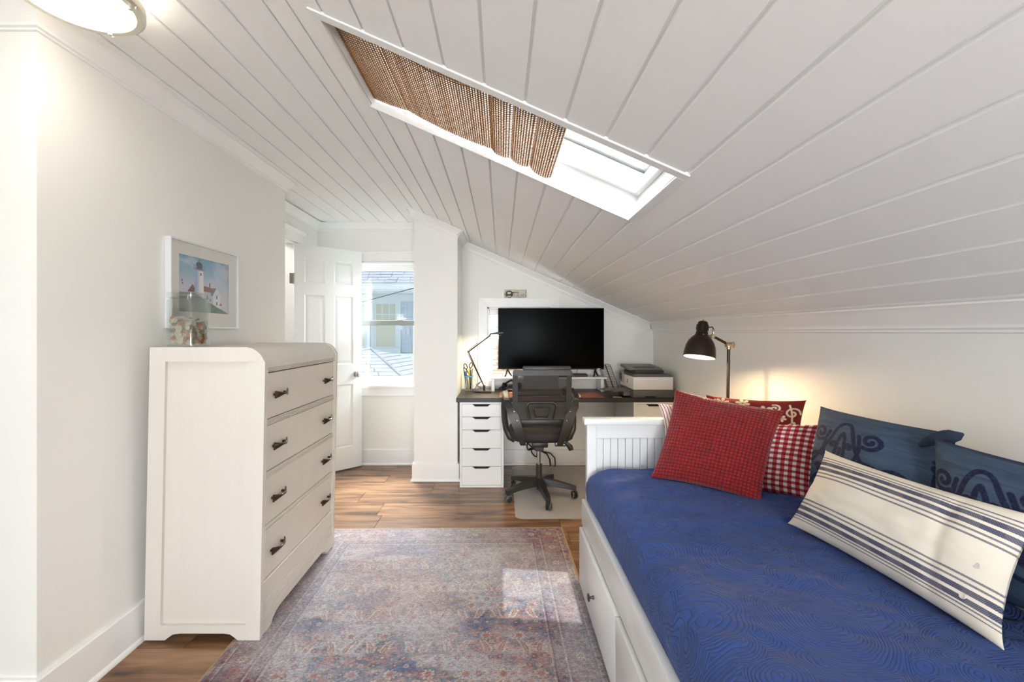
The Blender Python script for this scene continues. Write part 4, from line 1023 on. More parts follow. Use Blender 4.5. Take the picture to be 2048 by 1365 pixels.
def lighthouse(u, v):                                # u left->right, v bottom->top
    c = mixc(C3(206, 206, 214), C3(110, 168, 200), smoothstep(.25, 1.0, v)); cl = fbm(u*4, v*5, 4, 3)
    c = mixc(c, C3(196, 208, 222), smoothstep(.48, .68, cl)*.6)
    c = mixc(c, C3(222, 200, 200), smoothstep(.55, .7, fbm(u*3+7, v*6, 3, 8))*.35)
    def P(cond, col):
        nonlocal c; c = np.where(cond[...,None], col, c)
    hill = .34-.42*np.clip(u-.30, -.5, 1)**1.0*1.0; hill = np.where(u < .3, .34, .34-.48*(u-.3)); hill += .015*fbm(u*14, v*0, 3, 2)
    # left cottage
    P((u > .18) & (u < .36) & (v > .25) & (v < .40), C3(196, 200, 210)); P((v > .37) & (v < .37+.14*np.clip(1-np.abs(u-.26)/.09, 0, 1)), C3(120, 62, 66)); P((u > .30) & (u < .325) & (v > .42) & (v < .53), C3(110, 80, 84))
    # tower
    hw = .092-.03*(v-.2); cx = .385
    t = (u-(cx-hw))/(2*hw); tow = (t > 0) & (t < 1) & (v > .18) & (v < .80)
    c = np.where(tow[...,None], mixc(C3(150, 176, 214), C3(232, 232, 232), smoothstep(.1, .75, t)), c)
    P((np.abs(u-cx) < .096) & (v > .765) & (v < .80), C3(120, 150, 186)); P((np.abs(u-cx) < .10) & (np.abs(v-.845) < .006), C3(96, 120, 150))
    for k in np.linspace(-.1, .1, 7): P((np.abs(u-cx-k) < .004) & (v > .79) & (v < .85), C3(96, 120, 150))
    P((np.abs(u-cx) < .055) & (v > .79) & (v < .865), C3(72, 74, 82)); P((v > .865) & (v < .865+.05*np.sqrt(np.clip(1-((u-cx)/.062)**2, 0, 1))), C3(58, 54, 60)); P((np.abs(u-cx) < .006) & (v > .9) & (v < .965), C3(58, 54, 60))
    P((np.abs(u-cx-.03) < .013) & (np.abs(v-.70) < .022), C3(110, 80, 84))
    # keeper's house
    P((u > .48) & (u < .66) & (v > .22) & (v < .44), C3(190, 198, 214)); P((u > .47) & (u < .68) & (v > .40-.1*(u-.5)) & (v < .50-.15*(u-.5)), C3(140, 78, 82)); P((u > .575) & (u < .60) & (v > .44) & (v < .57), C3(118, 78, 80))
    gx = np.abs(u-.735); P((gx < .075) & (v > .10) & (v < .34), C3(226, 228, 234)); P((gx < .085*(1-(v-.34)/.16)) & (v > .34) & (v < .50), C3(216, 218, 226))
    P((u > .60) & (u < .735) & (v > .34) & (v < .49) & ((u-.60) > (v-.34)*.4) & (gx > .085*(1-(v-.34)/.16)), C3(104, 112, 134))
    for (a, b) in ((.735, .32), (.735, .20), (.54, .30), (.60, .26)): P((np.abs(u-a) < .014) & (np.abs(v-b) < .03), C3(110, 84, 96))
    P((np.abs(u-.82) < .03) & (v > .08) & (v < .17), C3(214, 216, 224)); P((np.abs(u-.82) < .036*(1-(v-.17)/.05)) & (v > .17) & (v < .22), C3(150, 96, 100))
    c = np.where((v < hill)[...,None], mixc(C3(70, 98, 94), C3(96, 124, 108), fbm(u*10, v*16, 4, 6)), c)
    for (a, b) in ((.075, .55), (.085, .50)): P((np.abs(u-a) < .012) & (np.abs(v-b) < .018), C3(150, 90, 96))
    return c
nx, ny = 220, 160; u, v, c = print_colors(nx, ny, lighthouse)
Pp = np.stack([np.full(u.shape, FX-.0145)-XL, my0-.004+u*(my1-my0+.008)-2.21, mz0-.004+v*(mz1-mz0+.008)-1.295], -1)
pr = mesh_obj('print', grid_mesh('print', Pp, c), vcol_mat('print_paper', .5), pic)
build('backing_board', MB().box(XL+.001, FX-.016, PY0+w, PY1-w, PZ0+w, PZ1-w), GREY, pic, 0)
build('glazing', MB().box(FX-.008, FX-.0065, PY0+w, PY1-w, PZ0+w, PZ1-w), glassy('picture_glass', (1, 1, 1), .05, .04), pic, 0)

# ================================================================== ceiling light
LN = mat('pale_lamp_nickel', (222, 216, 200), .35, .6)
cl = thing('ceiling_light', 'round flush ceiling lamp with lit white glass and nickel rim, top left corner', 'ceiling lamp', (-1.222, 1.268, ZB))
cx, cy = -1.222, 1.268
build('base', MB().lathe([(.115, 0), (.125, -.012), (.125, -.03), (.11, -.032)], (cx, cy, ZB), 48), LN, cl, 40)
build('rim', MB().lathe([(.150, -.058), (.155, -.064), (.155, -.086), (.148, -.092), (.132, -.092), (.132, -.084), (.142, -.080), (.142, -.058)], (cx, cy, ZB), 64, close=True), LN, cl, 40)
LIT = mat('lit_glass', (255, 250, 238), .4, emit=((1.0, .92, .80), 8))
build('diffuser', MB().lathe([(.136, -.03), (.139, -.06), (.1335, -.088), (.11, -.098), (.06, -.106), (0, -.108)], (cx, cy, ZB), 64), LIT, cl, 60)
build('upper_ring', MB().lathe([(.144, -.030), (.150, -.034), (.150, -.040), (.143, -.042)], (cx, cy, ZB), 64, close=True), LN, cl, 40)
for k in range(4):
    a = R(10+90*k); ca, sa = math.cos(a), math.sin(a)
    build('clip', MB().obox((cx+ca*.151, cy+sa*.151, ZB-.062), (ca*.002, sa*.002, 0), (-sa*.005, ca*.005, 0), (0, 0, .034), .001).lathe([(.006, 0), (.006, .006), (0, .008)], (cx+ca*.135, cy+sa*.135, ZB-.092), 10, (0, 0, -1)), LN, cl, 30)

# ================================================================== floor lamp behind the bed
FLX, FLY = 1.237, 2.42
fl = thing('floor_lamp', 'dark metal floor lamp with lit bell shade standing behind the daybed', 'lamp', (FLX, FLY, 0))
build('base', MB().lathe([(.0, 0), (.125, 0), (.13, .006), (.125, .018), (.02, .026), (.018, .04)], (FLX, FLY, 0), 40), DARKM, fl, 40)
build('pole', MB().cyl((FLX-.004, FLY, .02), (FLX+.012, FLY, 1.185), .0082, 16), DARKM, fl, 60)
BR = mat('brass_joint', (176, 160, 128), .3, .9)
jp = Vector((FLX+.012, FLY, 1.206))
build('pole_joint', MB().cyl(jp+Vector((0, 0, -.025)), jp+Vector((0, 0, -.004)), .012, 16).cyl(jp+Vector((-.016, 0, 0)), jp+Vector((.016, 0, 0)), .014, 16).obox(jp+Vector((.026, 0, .004)), (.007, 0, .004), (0, .004, 0), (-.003, 0, .010), .002).obox(jp+Vector((.026, 0, -.008)), (.007, 0, -.003), (0, .004, 0), (.003, 0, .008), .002), BR, fl, 40)
sh_ax = Vector((-.17, -.13, -1)).normalized()         # shade opens down, tipped a little
stp = Vector((1.118, FLY+.02, 1.331)); hp = stp-Vector((0, 0, 0))
neck = Vector((1.165, FLY+.002, 1.252))
build('arm', MB().cyl(jp, neck, .0075, 14), DARKM, fl, 60)
build('arm_joint', MB().cyl(neck+Vector((-.004, -.014, 0)), neck+Vector((-.004, .014, 0)), .010, 14).cyl(neck+Vector((-.002, 0, 0)), neck+Vector((-.030, 0, -.002)), .006, 10).obox(neck+Vector((.0, 0, .02)), (.002, 0, 0), (0, .006, 0), (0, 0, .018), .002), BR, fl, 40)
sc = stp
prof = [(.0, -.002), (.022, -.002), (.027, .004), (.029, .02), (.031, .055), (.036, .078), (.054, .095), (.070, .118), (.080, .145), (.0845, .175), (.0865, .205), (.089, .2065), (.089, .209), (.085, .209), (.082, .176), (.077, .145), (.067, .119), (.05, .098), (.030, .08), (.026, .055), (.024, .02), (.0, .008)]
prof = [(a*.95, b*.95) for a, b in prof]
build('shade', MB().lathe(prof, sc, 56, sh_ax, close=False), DARKM, fl, 50)
q = Vector((0, 0, 1)).rotation_difference(sh_ax)
build('shade_vents', MB(), None, fl) if False else None
vt = MB()
for k in range(10):
    a = k*2*math.pi/10+.2; p0 = sc+q @ Vector((.0300*math.cos(a), .0300*math.sin(a), .016)); p1 = sc+q @ Vector((.0318*math.cos(a), .0318*math.sin(a), .046)); vt.tube([p0, p1], .0022, 6)
build('vents', vt, DARKIN, fl, 30)
build('finial', MB().lathe([(.012, 0), (.010, -.006), (.004, -.008), (.004, -.013), (0, -.016)], sc, 16, sh_ax), BR, fl, 40)
ypt = sc+q @ Vector((0, 0, .07))
hk = [sc+Vector((.025, 0, -.03)), sc+Vector((.052, 0, -.028)), sc+Vector((.060, 0, -.045)), neck+Vector((-.002, 0, .01))]
build('cord', MB().tube(hk, .0035, 8), BLACK, fl, 40)
build('shade_bracket', MB().cyl(sc+Vector((-.055, 0, -.085)), sc+Vector((-.04, 0, -.078)), .006, 10).cyl(sc+q @ Vector((.034, 0, .078)), neck+Vector((-.01, 0, 0)), .006, 8), BR, fl, 40)
build('bulb', MB().lathe([(.0, .08), (.014, .082), (.016, .10), (.027, .125), (.030, .143), (.023, .163), (0, .173)], sc, 24, sh_ax), mat('lit_bulb', (255, 240, 210), .4, emit=((1.0, .78, .46), 42)), fl, 60)
build('shade_lining', MB().lathe([(.0775, .198), (.0745, .167), (.0698, .138), (.0603, .114), (.0437, .095), (.0266, .081)], sc, 48, sh_ax, caps=False), mat('white_lining', (250, 246, 236), .5), fl, 60)
lp = sc+q @ Vector((0, 0, .19))
lp = sc+q @ Vector((0, 0, .183)); light('floor_lamp_bulb', 'POINT', lp, 9, (1.0, .72, .40), .02)
# ================================================================== desk and drawer units
DZT = .732; DF, DB = 3.604, 4.205
solo('desk', MB().box(-.372, 1.452, DF, DB, DZT-.034, DZT, .0025, 1), DESKM, 'long black-brown desk top resting on two white drawer units', 'desk')
def drawer_unit(x0, label):
    x1 = x0+.36; y0 = DF+.004; y1 = y0+.575; zt = .6975
    t_ = thing('drawer_unit', label, 'drawers', (x0+.18, (y0+y1)/2, 0))
    c = MB().box(x0, x0+.018, y0, y1, 0, zt).box(x1-.018, x1, y0, y1, 0, zt).box(x0+.018, x1-.018, y0, y1, zt-.014, zt).box(x0+.018, x1-.018, y0, y1, .0, .016).box(x0+.018, x1-.018, y1-.01, y1, .016, zt-.014)
    build('carcass', c, BEDW, t_, 0)
    build('cavity_shade', MB().box(x0+.024, x1-.024, y0+.024, y1-.02, .02, zt-.02), DARKIN, t_, 0)  # dark block painted as the shade behind the notches
    zs = [.6825, .578, .472, .320, .171, .017]
    for a, b in zip(zs[:-1], zs[1:]):
        m = MB(); cx = (x0+x1)/2-.002; xa, xb = x0+.0195, x1-.0195; za, zb = b+.0015, a-.0012
        m.prism([(xa, za), (xb, za), (xb, zb), (cx+.080, zb), (cx+.070, zb-.004), (cx+.052, zb-.018), (cx-.052, zb-.018), (cx-.070, zb-.004), (cx-.080, zb), (xa, zb)], 'y', y0+.001, y0+.018)
        build('drawer_front', m, BEDW, t_, 0)
drawer_unit(-.343, 'white drawer unit with five drawers under the left end of the desk')
drawer_unit(1.085, 'white drawer unit under the right end of the desk, half hidden by the daybed')

# desk items ----------------------------------------------------------------
solo('desk_pad', MB().prism([(-.02, 3.625), (.86, 3.625), (.84, 3.96), (-.02, 3.96)], 'z', DZT+.0003, DZT+.0033, .001), mat('brown_leather_pad', (150, 88, 62), .5, noise=(5, .4)), 'reddish brown leather desk pad in front of the monitor shelf', 'desk pad')
rs = thing('monitor_riser', 'low white wooden shelf carrying the television on the desk', 'shelf', (.43, 4.08, DZT))
build('shelf_board', MB().box(-.112, .957, 3.99, 4.185, .846, .864, .003, 1), BEDW, rs, 0)
for x in (-.092, .902): build('leg', MB().box(x, x+.03, 3.995, 4.18, DZT+.0005, .846, .003, 1), BEDW, rs, 0)
build('back_rail', MB().box(-.06, .90, 4.17, 4.18, .80, .846), BEDW, rs, 0)
tv = thing('television', 'large black flat television standing on the white shelf on the desk', 'television', (.45, 4.05, .864))
build('bezel', MB().box(-.032, .941, 4.035, 4.065, .931, 1.4955, .004, 2), BLACK, tv, 30)
build('screen', MB().box(-.026, .935, 4.0335, 4.036, .944, 1.4895), mat('black_screen', (0, 0, 0), .2, spec=.02), tv, 0)
build('rear_cover', MB().box(.08, .83, 4.065, 4.10, .95, 1.30, .01, 2), BLACK, tv, 30)
build('brand_plate', MB().box(.878, .905, 4.032, 4.0345, .933, .940), NICKEL, tv, 0)
for x in (.055, .862):
    s_ = 1
    for (dx, dyy) in ((-.02, -.04), (.035, .06)):
        build('leg', MB().tube([(x, 4.05, .935), (x+dx*.6, 4.05+dyy*.6, .89), (x+dx*1.1, 4.05+dyy, .869)], [.009, .008, .007], 8), BLACK, tv, 40)
# black box and stick under the television
solo('media_box', MB().box(.66, .79, 4.03, 4.11, .8645, .888, .004, 1), BLACK, 'small black box on the white shelf beneath the right of the television', 'box')
solo('remote_control', MB().box(.50, .65, 4.005, 4.04, .8645, .878, .004, 1), BLACK, 'black remote control on the white shelf just left of the small black box', 'remote')
cb_ = MB().tube([(.70, 4.12, .885), (.72, 4.14, .93), (.76, 4.13, .98)], .002, 6).tube([(.66, 4.19, .87), (.67, 4.195, .82), (.63, 4.15, .77), (.56, 4.10, DZT+.006)], .003, 6)
solo('power_cable', cb_, BLACK, 'thin black cable hanging behind the white shelf beside the chair back', 'cable')
# headphones and cables at the left below the shelf
hp_ = thing('headphones', 'tangle of black headphones and adapter under the left of the white shelf', 'headphones', (.10, 4.09, DZT))
build('band', MB().tube([(.03, 4.12, .76), (.045, 4.10, .80), (.09, 4.09, .825), (.14, 4.09, .80), (.16, 4.11, .765)], [.006, .008, .009, .008, .006], 10), BLACK, hp_, 40)
for x in (.025, .165): build('ear_cup', MB().lathe([(0, -.02), (.026, -.018), (.032, -.005), (.030, .012), (.018, .018), (0, .018)], (x, 4.12, .768), 20, (1 if x > .1 else -1, -.5, .2)), BLACK, hp_, 40)
solo('power_adapter', MB().box(.055, .135, 4.015, 4.06, DZT+.0005, .772, .008, 2).obox((.095, 4.035, .782), (.035, 0, .003), (0, .015, 0), (-.001, 0, .008), .003), BLACK, 'black power adapter block under the white shelf beside the headphones', 'adapter')
solo('cable_tangle', MB().tube([(-.03+.055*t+.02*math.sin(t*9), 4.02+.03*math.cos(t*7), DZT+.012+.03*abs(math.sin(t*5.3))) for t in np.linspace(0, 3.2, 60)], .0035, 6), mat('navy_cable', (34, 38, 52), .5), 'dark looped cable lying under the left end of the white shelf', 'cable')
solo('earphone_cable', MB().tube([(.075+.035*math.cos(t), 3.90+.03*math.sin(t), DZT+.008+.022*(1+math.sin(t))/2) for t in np.linspace(0, 6.0, 30)]+[(.19, 3.86, DZT+.006)], .0022, 6), mat('white_cable', (222, 218, 212), .5), 'thin white cable loop lying on the left of the desk pad', 'cable')
solo('keyboard', MB().box(.12, .50, 3.70, 3.83, DZT+.0035, DZT+.016, .003, 1), BLACK, 'black keyboard on the desk pad seen through the chair mesh', 'keyboard')
nb = thing('notepad', 'small open cream notepad on the desk pad just right of the chair', 'notebook', (.60, 3.70, DZT))
build('pages', MB().prism([(.585, 3.63), (.655, 3.63), (.652, 3.745), (.582, 3.75)], 'z', DZT+.0036, DZT+.022, .001), mat('cream_paper', (226, 216, 184), .8), nb, 0)
build('cover', MB().obox((.575, 3.80, DZT+.03), (.055, 0, .004), (0, .05, .018), (0, -.0008, .002)), BLACK, nb, 0)
# pen jar
pj = thing('pen_jar', 'clear glass jar with a blue rim holding pens and scissors, left end of the desk', 'jar', (-.305, 4.11, DZT))
px_, py_ = -.307, 4.10
build('glass', MB().lathe([(.0, .001), (.040, .001), (.042, .006), (.042, .128), (.039, .128), (.039, .010), (0, .009)], (px_, py_, DZT), 32), JAR, pj, 40)
build('rim_band', MB().lathe([(.0395, .128), (.0435, .126), (.0445, .132), (.0435, .138), (.0395, .138)], (px_, py_, DZT), 32, close=True), mat('blue_rubber', (84, 156, 204), .5), pj, 40)
build('handle', MB().tube([(px_+.041, py_, DZT+.035), (px_+.062, py_, DZT+.045), (px_+.066, py_, DZT+.07), (px_+.060, py_, DZT+.095), (px_+.041, py_, DZT+.102)], .0045, 8), JAR, pj, 40)
pens = [((-.018, -.008), (-.045, -.02), .215, BLACK), ((.002, .012), (.014, .02), .205, mat('navy_pen', (36, 44, 74), .4)), ((.014, -.010), (.022, -.022), .190, GREY), ((-.004, -.018), (-.02, -.012), .185, mat('blue_pen', (44, 74, 140), .4)), ((.02, .006), (.034, .01), .200, BLACK), ((-.022, .01), (-.034, .02), .175, DARKM)]
labs = ['black pen leaning furthest left in the glass pen jar', 'navy pen standing at the back of the glass pen jar', 'grey pen leaning right in the glass pen jar', 'short blue pen near the front of the glass pen jar', 'black pen leaning furthest right in the glass pen jar', 'short bronze pen at the left back of the glass pen jar']
for (b, tpt, ln, mm), lb in zip(pens, labs):
    solo('pen', MB().cyl((px_+b[0], py_+b[1], DZT+.012), (px_+tpt[0], py_+tpt[1], DZT+ln), .0042, 8), mm, lb, 'pen')
solo('highlighter', MB().cyl((px_+.003, py_-.012, DZT+.012), (px_+.006, py_-.030, DZT+.165), .006, 10).cyl((px_+.006, py_-.030, DZT+.165), (px_+.0065, py_-.034, DZT+.195), .0072, 10), mat('yellow_plastic', (232, 206, 40), .4), 'yellow highlighter standing in the glass pen jar', 'pen')
sci = thing('scissors', 'scissors with black loop handles standing in the glass pen jar', 'scissors', (px_, py_, DZT+.012))
build('blades', MB().obox((px_-.002, py_+.004, DZT+.085), (.006, 0, -.001), (0, .0012, 0), (-.004, 0, .072)), CHROME, sci, 0)
for cx_, cz_, tl in ((-.028, .222, .3), (.022, .232, -.35)):
    pts = []
    for a in np.linspace(0, 2*math.pi, 20, endpoint=False):
        ex, ez = .014*math.cos(a), .026*math.sin(a); pts.append((px_+cx_+ex*math.cos(tl)-ez*math.sin(tl), py_, DZT+cz_+ex*math.sin(tl)+ez*math.cos(tl)))
    build('handle', MB().tube(pts, .0042, 8, closed=True).tube([(px_+cx_*.75, py_, DZT+cz_-.026), (px_, py_+.003, DZT+.15)], .005, 8), BLACK, sci, 40)
# desk lamp
dl = thing('desk_lamp', 'slim black jointed desk lamp beside the television', 'lamp', (-.17, 4.0, DZT))
build('base', MB().box(-.255, -.09, 3.93, 4.05, DZT+.0005, DZT+.016, .004, 1), DARKM, dl, 30)
f = W(967, 764, 4.0); g = W(937, 704, 4.0); hh = W(981, 671, 3.98)
build('stem', MB().cyl((f[0]+.005, 4.0, DZT+.015), (f[0]+.005, 4.0, DZT+.06), .011, 12), DARKM, dl, 40)
build('lower_arm', MB().tube([(f[0], f[1]-.006, f[2]-.03), (g[0], g[1]-.006, g[2])], .0052, 8).tube([(f[0]-.014, f[1]+.006, f[2]-.01), (g[0]-.006, g[1]+.006, g[2]-.016)], .0028, 8), DARKM, dl, 40)
build('elbow', MB().cyl((g[0], g[1]-.014, g[2]), (g[0], g[1]+.014, g[2]), .011, 14), DARKM, dl, 40)
build('upper_arm', MB().tube([g, hh], .0055, 8).tube([(g[0]+.004, g[1], g[2]+.016), (g[0]+.085, g[1], g[2]+.080)], .0025, 6), DARKM, dl, 40)
build('lamp_head', MB().prism([(-.112, 1.247), (-.10, 1.262), (-.03, 1.276), (.020, 1.277), (.022, 1.262), (-.02, 1.256)], 'y', 3.955, 4.005, .003), BLACK, dl, 0)
build('light_strip', MB().obox((-.045, 3.98, 1.2545), (.05, 0, .007), (0, .02, 0), (0, 0, .001)), mat('lit_strip', (255, 236, 200), .5, emit=((1, .85, .6), 6)), dl, 0)
cbd = MB().tube([(-.165, 4.06, DZT+.004), (-.20, 4.08, DZT+.03), (-.235, 4.06, DZT+.055), (-.19, 4.05, DZT+.085), (-.23, 4.03, DZT+.045), (-.25, 4.06, DZT+.012), (-.22, 4.09, DZT+.005)], .0028, 6)
build('cord', cbd, DARKM, dl, 40)
light('desk_lamp_light', 'AREA', (-.045, 3.98, 1.250), 4, (1.0, .80, .52), .08, (0, 0, -1), .04)
# wall sign
sg = thing('wall_sign', 'small cream plaque with a black pointing hand above the desk window', 'sign', (.14, YB-.01, 1.60))
SX0, SX1, SZ0, SZ1 = .028, .238, 1.603, 1.680
build('board', MB().box(SX0, SX1, YB-.010, YB-.0005, SZ0, SZ1, .001, 1), mat('cream_tin', (204, 200, 184), .5), sg, 0)
def sign(u, v):
    c = np.zeros(u.shape+(3,))+C3(206, 202, 186); X = u*60; Y = v*22
    def K(cond, a=1.):
        nonlocal c; c = np.where(cond[...,None], c*(1-a)+C3(38, 34, 28)*a, c)
    K((v > .965) & (np.abs(u-.5) < .5), .7); K((u > .965) & (v > .0) & (np.abs(u-.985) < .006+.018*np.abs(np.sin(v*7))), .95); K((u < .035) & (v > .3) & (v < .52)); K((u < .012), .4)
    def ell(cx, cy, a, b, r=0):
        dx, dy = u*2.73-cx, v-cy; co, si = math.cos(r), math.sin(r); return ((dx*co+dy*si)/a)**2+((-dx*si+dy*co)/b)**2
    K(ell(.70, .50, .52, .44) < 1, .0)
    K((ell(.62, .45, .44, .44) < 1) & (ell(.60, .60, .25, .16, .2) > 1) & (ell(.60, .18, .26, .07) > 1), .95)
    K((u < .085) & (u > .055) & (v < .8), .9); K((u > .09) & (u < .30) & (np.abs(v-.80+.15*(u-.1)) < .05), .85)
    K((u > .28) & (u < .44) & (np.abs(v-.66+.6*(u-.36)) < .05)); K((u > .40) & (u < .66) & (np.abs(v-.68+.25*(u-.4)) < .045), .9)
    K((u > .42) & (u < .67) & (np.abs(v-.80+.18*(u-.4)) < .018), .6)
    for k, z in enumerate((.50, .34, .19)): 
        K((np.abs(v-z+.5*(u-.4)) < .022) & (u > .33) & (u < .50)); K((u > .335) & (u < .49) & (np.abs(v-z-.07+.5*(u-.4)) < .02), 0)
    for k, z in enumerate((.47, .34, .21, .08)):
        w = (vnoise(u*46, u*0+k*3.3, 5) > .34) & (np.abs(v-z) < .028) & (u > .52) & (u < [.93, .95, .92, .93][k]); K(w, .8)
    return c
u, v, c = print_colors(240, 88, sign)
P = np.stack([SX0+u*(SX1-SX0)-.14, np.full(u.shape, -.0105), SZ0+v*(SZ1-SZ0)-1.60], -1)
pp = mesh_obj('print', grid_mesh('print', P, c), vcol_mat('sign_print', .5), sg)
pp.data.flip_normals() if False else None

# printer ---------------------------------------------------------------
PX0, PX1, PF, PB = 1.083, 1.412, 3.615, 4.01
pt = thing('printer', 'white and grey inkjet printer on the right end of the desk', 'printer', ((PX0+PX1)/2, (PF+PB)/2, DZT))
build('base', MB().box(PX0, PX1, PF, PB, DZT+.0005, .797, .006, 2).box(PX0-.004, PX0, PF+.06, PB-.05, DZT+.004, .79), GREY, pt, 30)
build('front_notch', MB().box(PX0+.10, PX0+.18, PF-.0012, PF+.004, DZT+.002, DZT+.016), DARKIN, pt, 0)
build('body', MB().box(PX0, PX1, PF, PB, .798, .905, .006, 2), mat('printer_white', (226, 222, 216), .4), pt, 30)
build('tray_frame', MB().prism([(PX0, .906), (PX0, .918), (PX0+.03, .930), (PX1-.02, .926), (PX1, .914), (PX1, .906)], 'y', PF, PB, .002), GREY, pt, 0)
build('lid_gap', MB().box(PX0+.03, PX1-.06, PF+.05, PB-.03, .93, .955), BLACK, pt, 0)
build('lid', MB().hull3([(PX0-.004, PF+.11, .952), (PX1-.05, PF+.11, .952), (PX1-.05, PF+.11, .966), (PX0-.004, PF+.11, .966)], [(PX0+.0, PB, .962), (PX1-.05, PB, .962), (PX1-.05, PB, .984), (PX0+.0, PB, .984)]), mat('lid_grey', (112, 110, 106), .45), pt, 0)
build('lid_tray', MB().box(PX0+.05, PX1-.10, PF+.15, PF+.26, .967, .972).box(PX0+.07, PX1-.12, PF+.17, PF+.24, .9722, .9735), BLACK, pt, 0)
build('control_panel', MB().box(PX0-.012, PX0-.0, PB-.12, PB-.005, .83, .925, .004, 1).box(PX0-.0135, PX0-.012, PB-.105, PB-.02, .85, .915), mat('panel_frame', (150, 148, 142), .4), pt, 0)
build('display', MB().box(PX0-.0145, PX0-.0132, PB-.10, PB-.025, .855, .91), mat('display_glass', (40, 44, 36), .15), pt, 0)
lg = MB().lathe([(.017, 0), (.017, .001), (0, .001)], (PX0-.0002, PF+.17, .855), 28, (-1, 0, 0)); lgo = build('emblem', lg, mat('emblem_grey', (116, 118, 122), .4), pt, 30)
tm = text_mesh('hp', .022); tm.transform(Matrix.Rotation(R(90), 4, 'X')); tm.transform(Matrix.Rotation(R(-90), 4, 'Z')); tm.transform(Matrix.Translation(Vector((PX0-.0016, PF+.17, .857))-org(pt)))
mesh_obj('lettering', tm, mat('emblem_letters', (222, 222, 220), .4), lgo)
build('output_tray', MB().obox((PX0-.075, PF+.17, DZT+.048), (.075, 0, .003), (0, .10, 0), (0, 0, .003), .001).obox((PX0-.175, PF+.17, DZT+.050), (.045, 0, .004), (0, .07, 0), (0, 0, .0025), .001).box(PX0-.06, PX0, PF+.07, PF+.27, DZT+.006, DZT+.044, .005, 1), mat('tray_grey', (98, 96, 92), .5), pt, 0)
solo('pencil', MB().cyl((PX0-.16, PF+.035, DZT+.004), (PX0-.09, PF+.02, DZT+.004), .0032, 8), mat('pale_wood', (206, 190, 164), .5), 'pale pencil lying on the desk in front of the printer tray', 'pencil')
# patterned notebooks leaning beside the printer
def zigzag(u, v):
    k = np.abs(((v*15+np.abs(((u*3) % 1)-.5)*1.2) % 1)-.5) < .22; return np.where(k[...,None], C3(70, 62, 66), C3(226, 220, 214))
for i, (x0, dk) in enumerate(((1.005, 0), (1.055, 0))):
    lab = ['black and white zigzag binder leaning between the shelf and printer, left of two', 'black and white zigzag binder leaning beside the printer, right of two'][i]
    t_ = thing('binder', lab, 'binder', (x0, 4.10, DZT+.001), group=None)
    for (dx, wdt, mm) in ((0, .038, None), (.038, .005, BLACK)):
        if mm is None:
            u, v, c = print_colors(20, 220, zigzag)
            P = np.stack([dx+u*wdt-.085*v, np.zeros(u.shape)-.012, v*.235], -1)
            mesh_obj('spine', grid_mesh('spine', P, c), vcol_mat('zigzag_print', .6), t_)
            m = MB(); m.hull3([(dx, -.0118, 0), (dx+wdt, -.0118, 0), (dx+wdt, .13, 0), (dx, .13, 0)], [(dx-.085, -.0118, .235), (dx+wdt-.085, -.0118, .235), (dx+wdt-.085, .13, .235), (dx-.085, .13, .235)])
            ORG[t_.name] = Vector((0,0,0)); build('cover', m, mat('binder_white', (220, 216, 212), .6), t_, 0)
        else:
            m = MB(); m.hull3([(dx+.0003, -.012, 0), (dx+wdt, -.012, 0), (dx+wdt, .13, 0), (dx+.0003, .13, 0)], [(dx-.085+.0003, -.012, .237), (dx+wdt-.085, -.012, .237), (dx+wdt-.085, .13, .237), (dx-.085+.0003, .13, .237)])
            build('edge', m, mm, t_, 0)

# cords under the desk
CB = MB()
def loopc(cx, cz, rx, rz, n=2.2, ph=0, y=4.15):
    return [(cx+rx*math.cos(t+ph), y+.02*math.sin(t*1.7), cz+rz*math.sin(t+ph)+.01*math.sin(t*3)) for t in np.linspace(0, n*2*math.pi, 60)]
CB.tube(loopc(.285, .20, .045, .04), .006, 6).tube(loopc(.33, .15, .05, .04, 1.2, 1), .006, 6).tube([(.25, 4.16, .22), (.31, 4.14, .17), (.38, 4.15, .15), (.43, 4.15, .12), (.455, 4.14, .07), (.46, 4.14, .012)], .007, 6).tube([(.34, 4.16, .17), (.335, 4.15, .11), (.345, 4.14, .06), (.36, 4.13, .012)], .006, 6).tube([(.38, 4.16, .145), (.46, 4.15, .13), (.50, 4.14, .09), (.505, 4.13, .04), (.50, 4.12, .012)], .006, 6)
solo('cable_bundle', CB, BLACK, 'tangled black cables hanging under the desk behind the chair', 'cable')
solo('phone_cable', MB().tube([(.055, 4.16, .68), (.05, 4.17, .55), (.045, 4.18, .46), (.035, 4.18, .40), (.03, 4.17, .36), (.07, 4.17, .33), (.095, 4.17, .305)], .003, 6).cyl((.09, 4.17, .31), (.11, 4.165, .29), .006, 8), BLACK, 'thin black cable with a plug hanging beside the left drawer unit', 'cable')

# chair mat ------------------------------------------------------------------
def rrect(x0, x1, y0, y1, r, n=6):
    p = []
    for cx, cy, a0 in ((x1-r, y1-r, 0), (x0+r, y1-r, 90), (x0+r, y0+r, 180), (x1-r, y0+r, 270)):
        for k in range(n): a = R(a0+90*k/(n-1)); p.append((cx+r*math.cos(a), cy+r*math.sin(a)))
    return p
solo('chair_mat', MB().prism(rrect(.095, 1.02, 3.0, 4.17, .05), 'z', .0006, .0032), see_through('frosted_mat', (228, 224, 220), .55, .35), 'translucent frosted plastic mat on the floor under the office chair', 'mat', smooth=0)

# ================================================================== office chair
CC = Vector((.290, 3.40, 0)); ch = thing('office_chair', 'black mesh-back swivel chair on castors, facing the desk', 'chair', CC, rot=(0, 0, 0), local=True)
ORG[ch.name] = Vector((0,0,0))
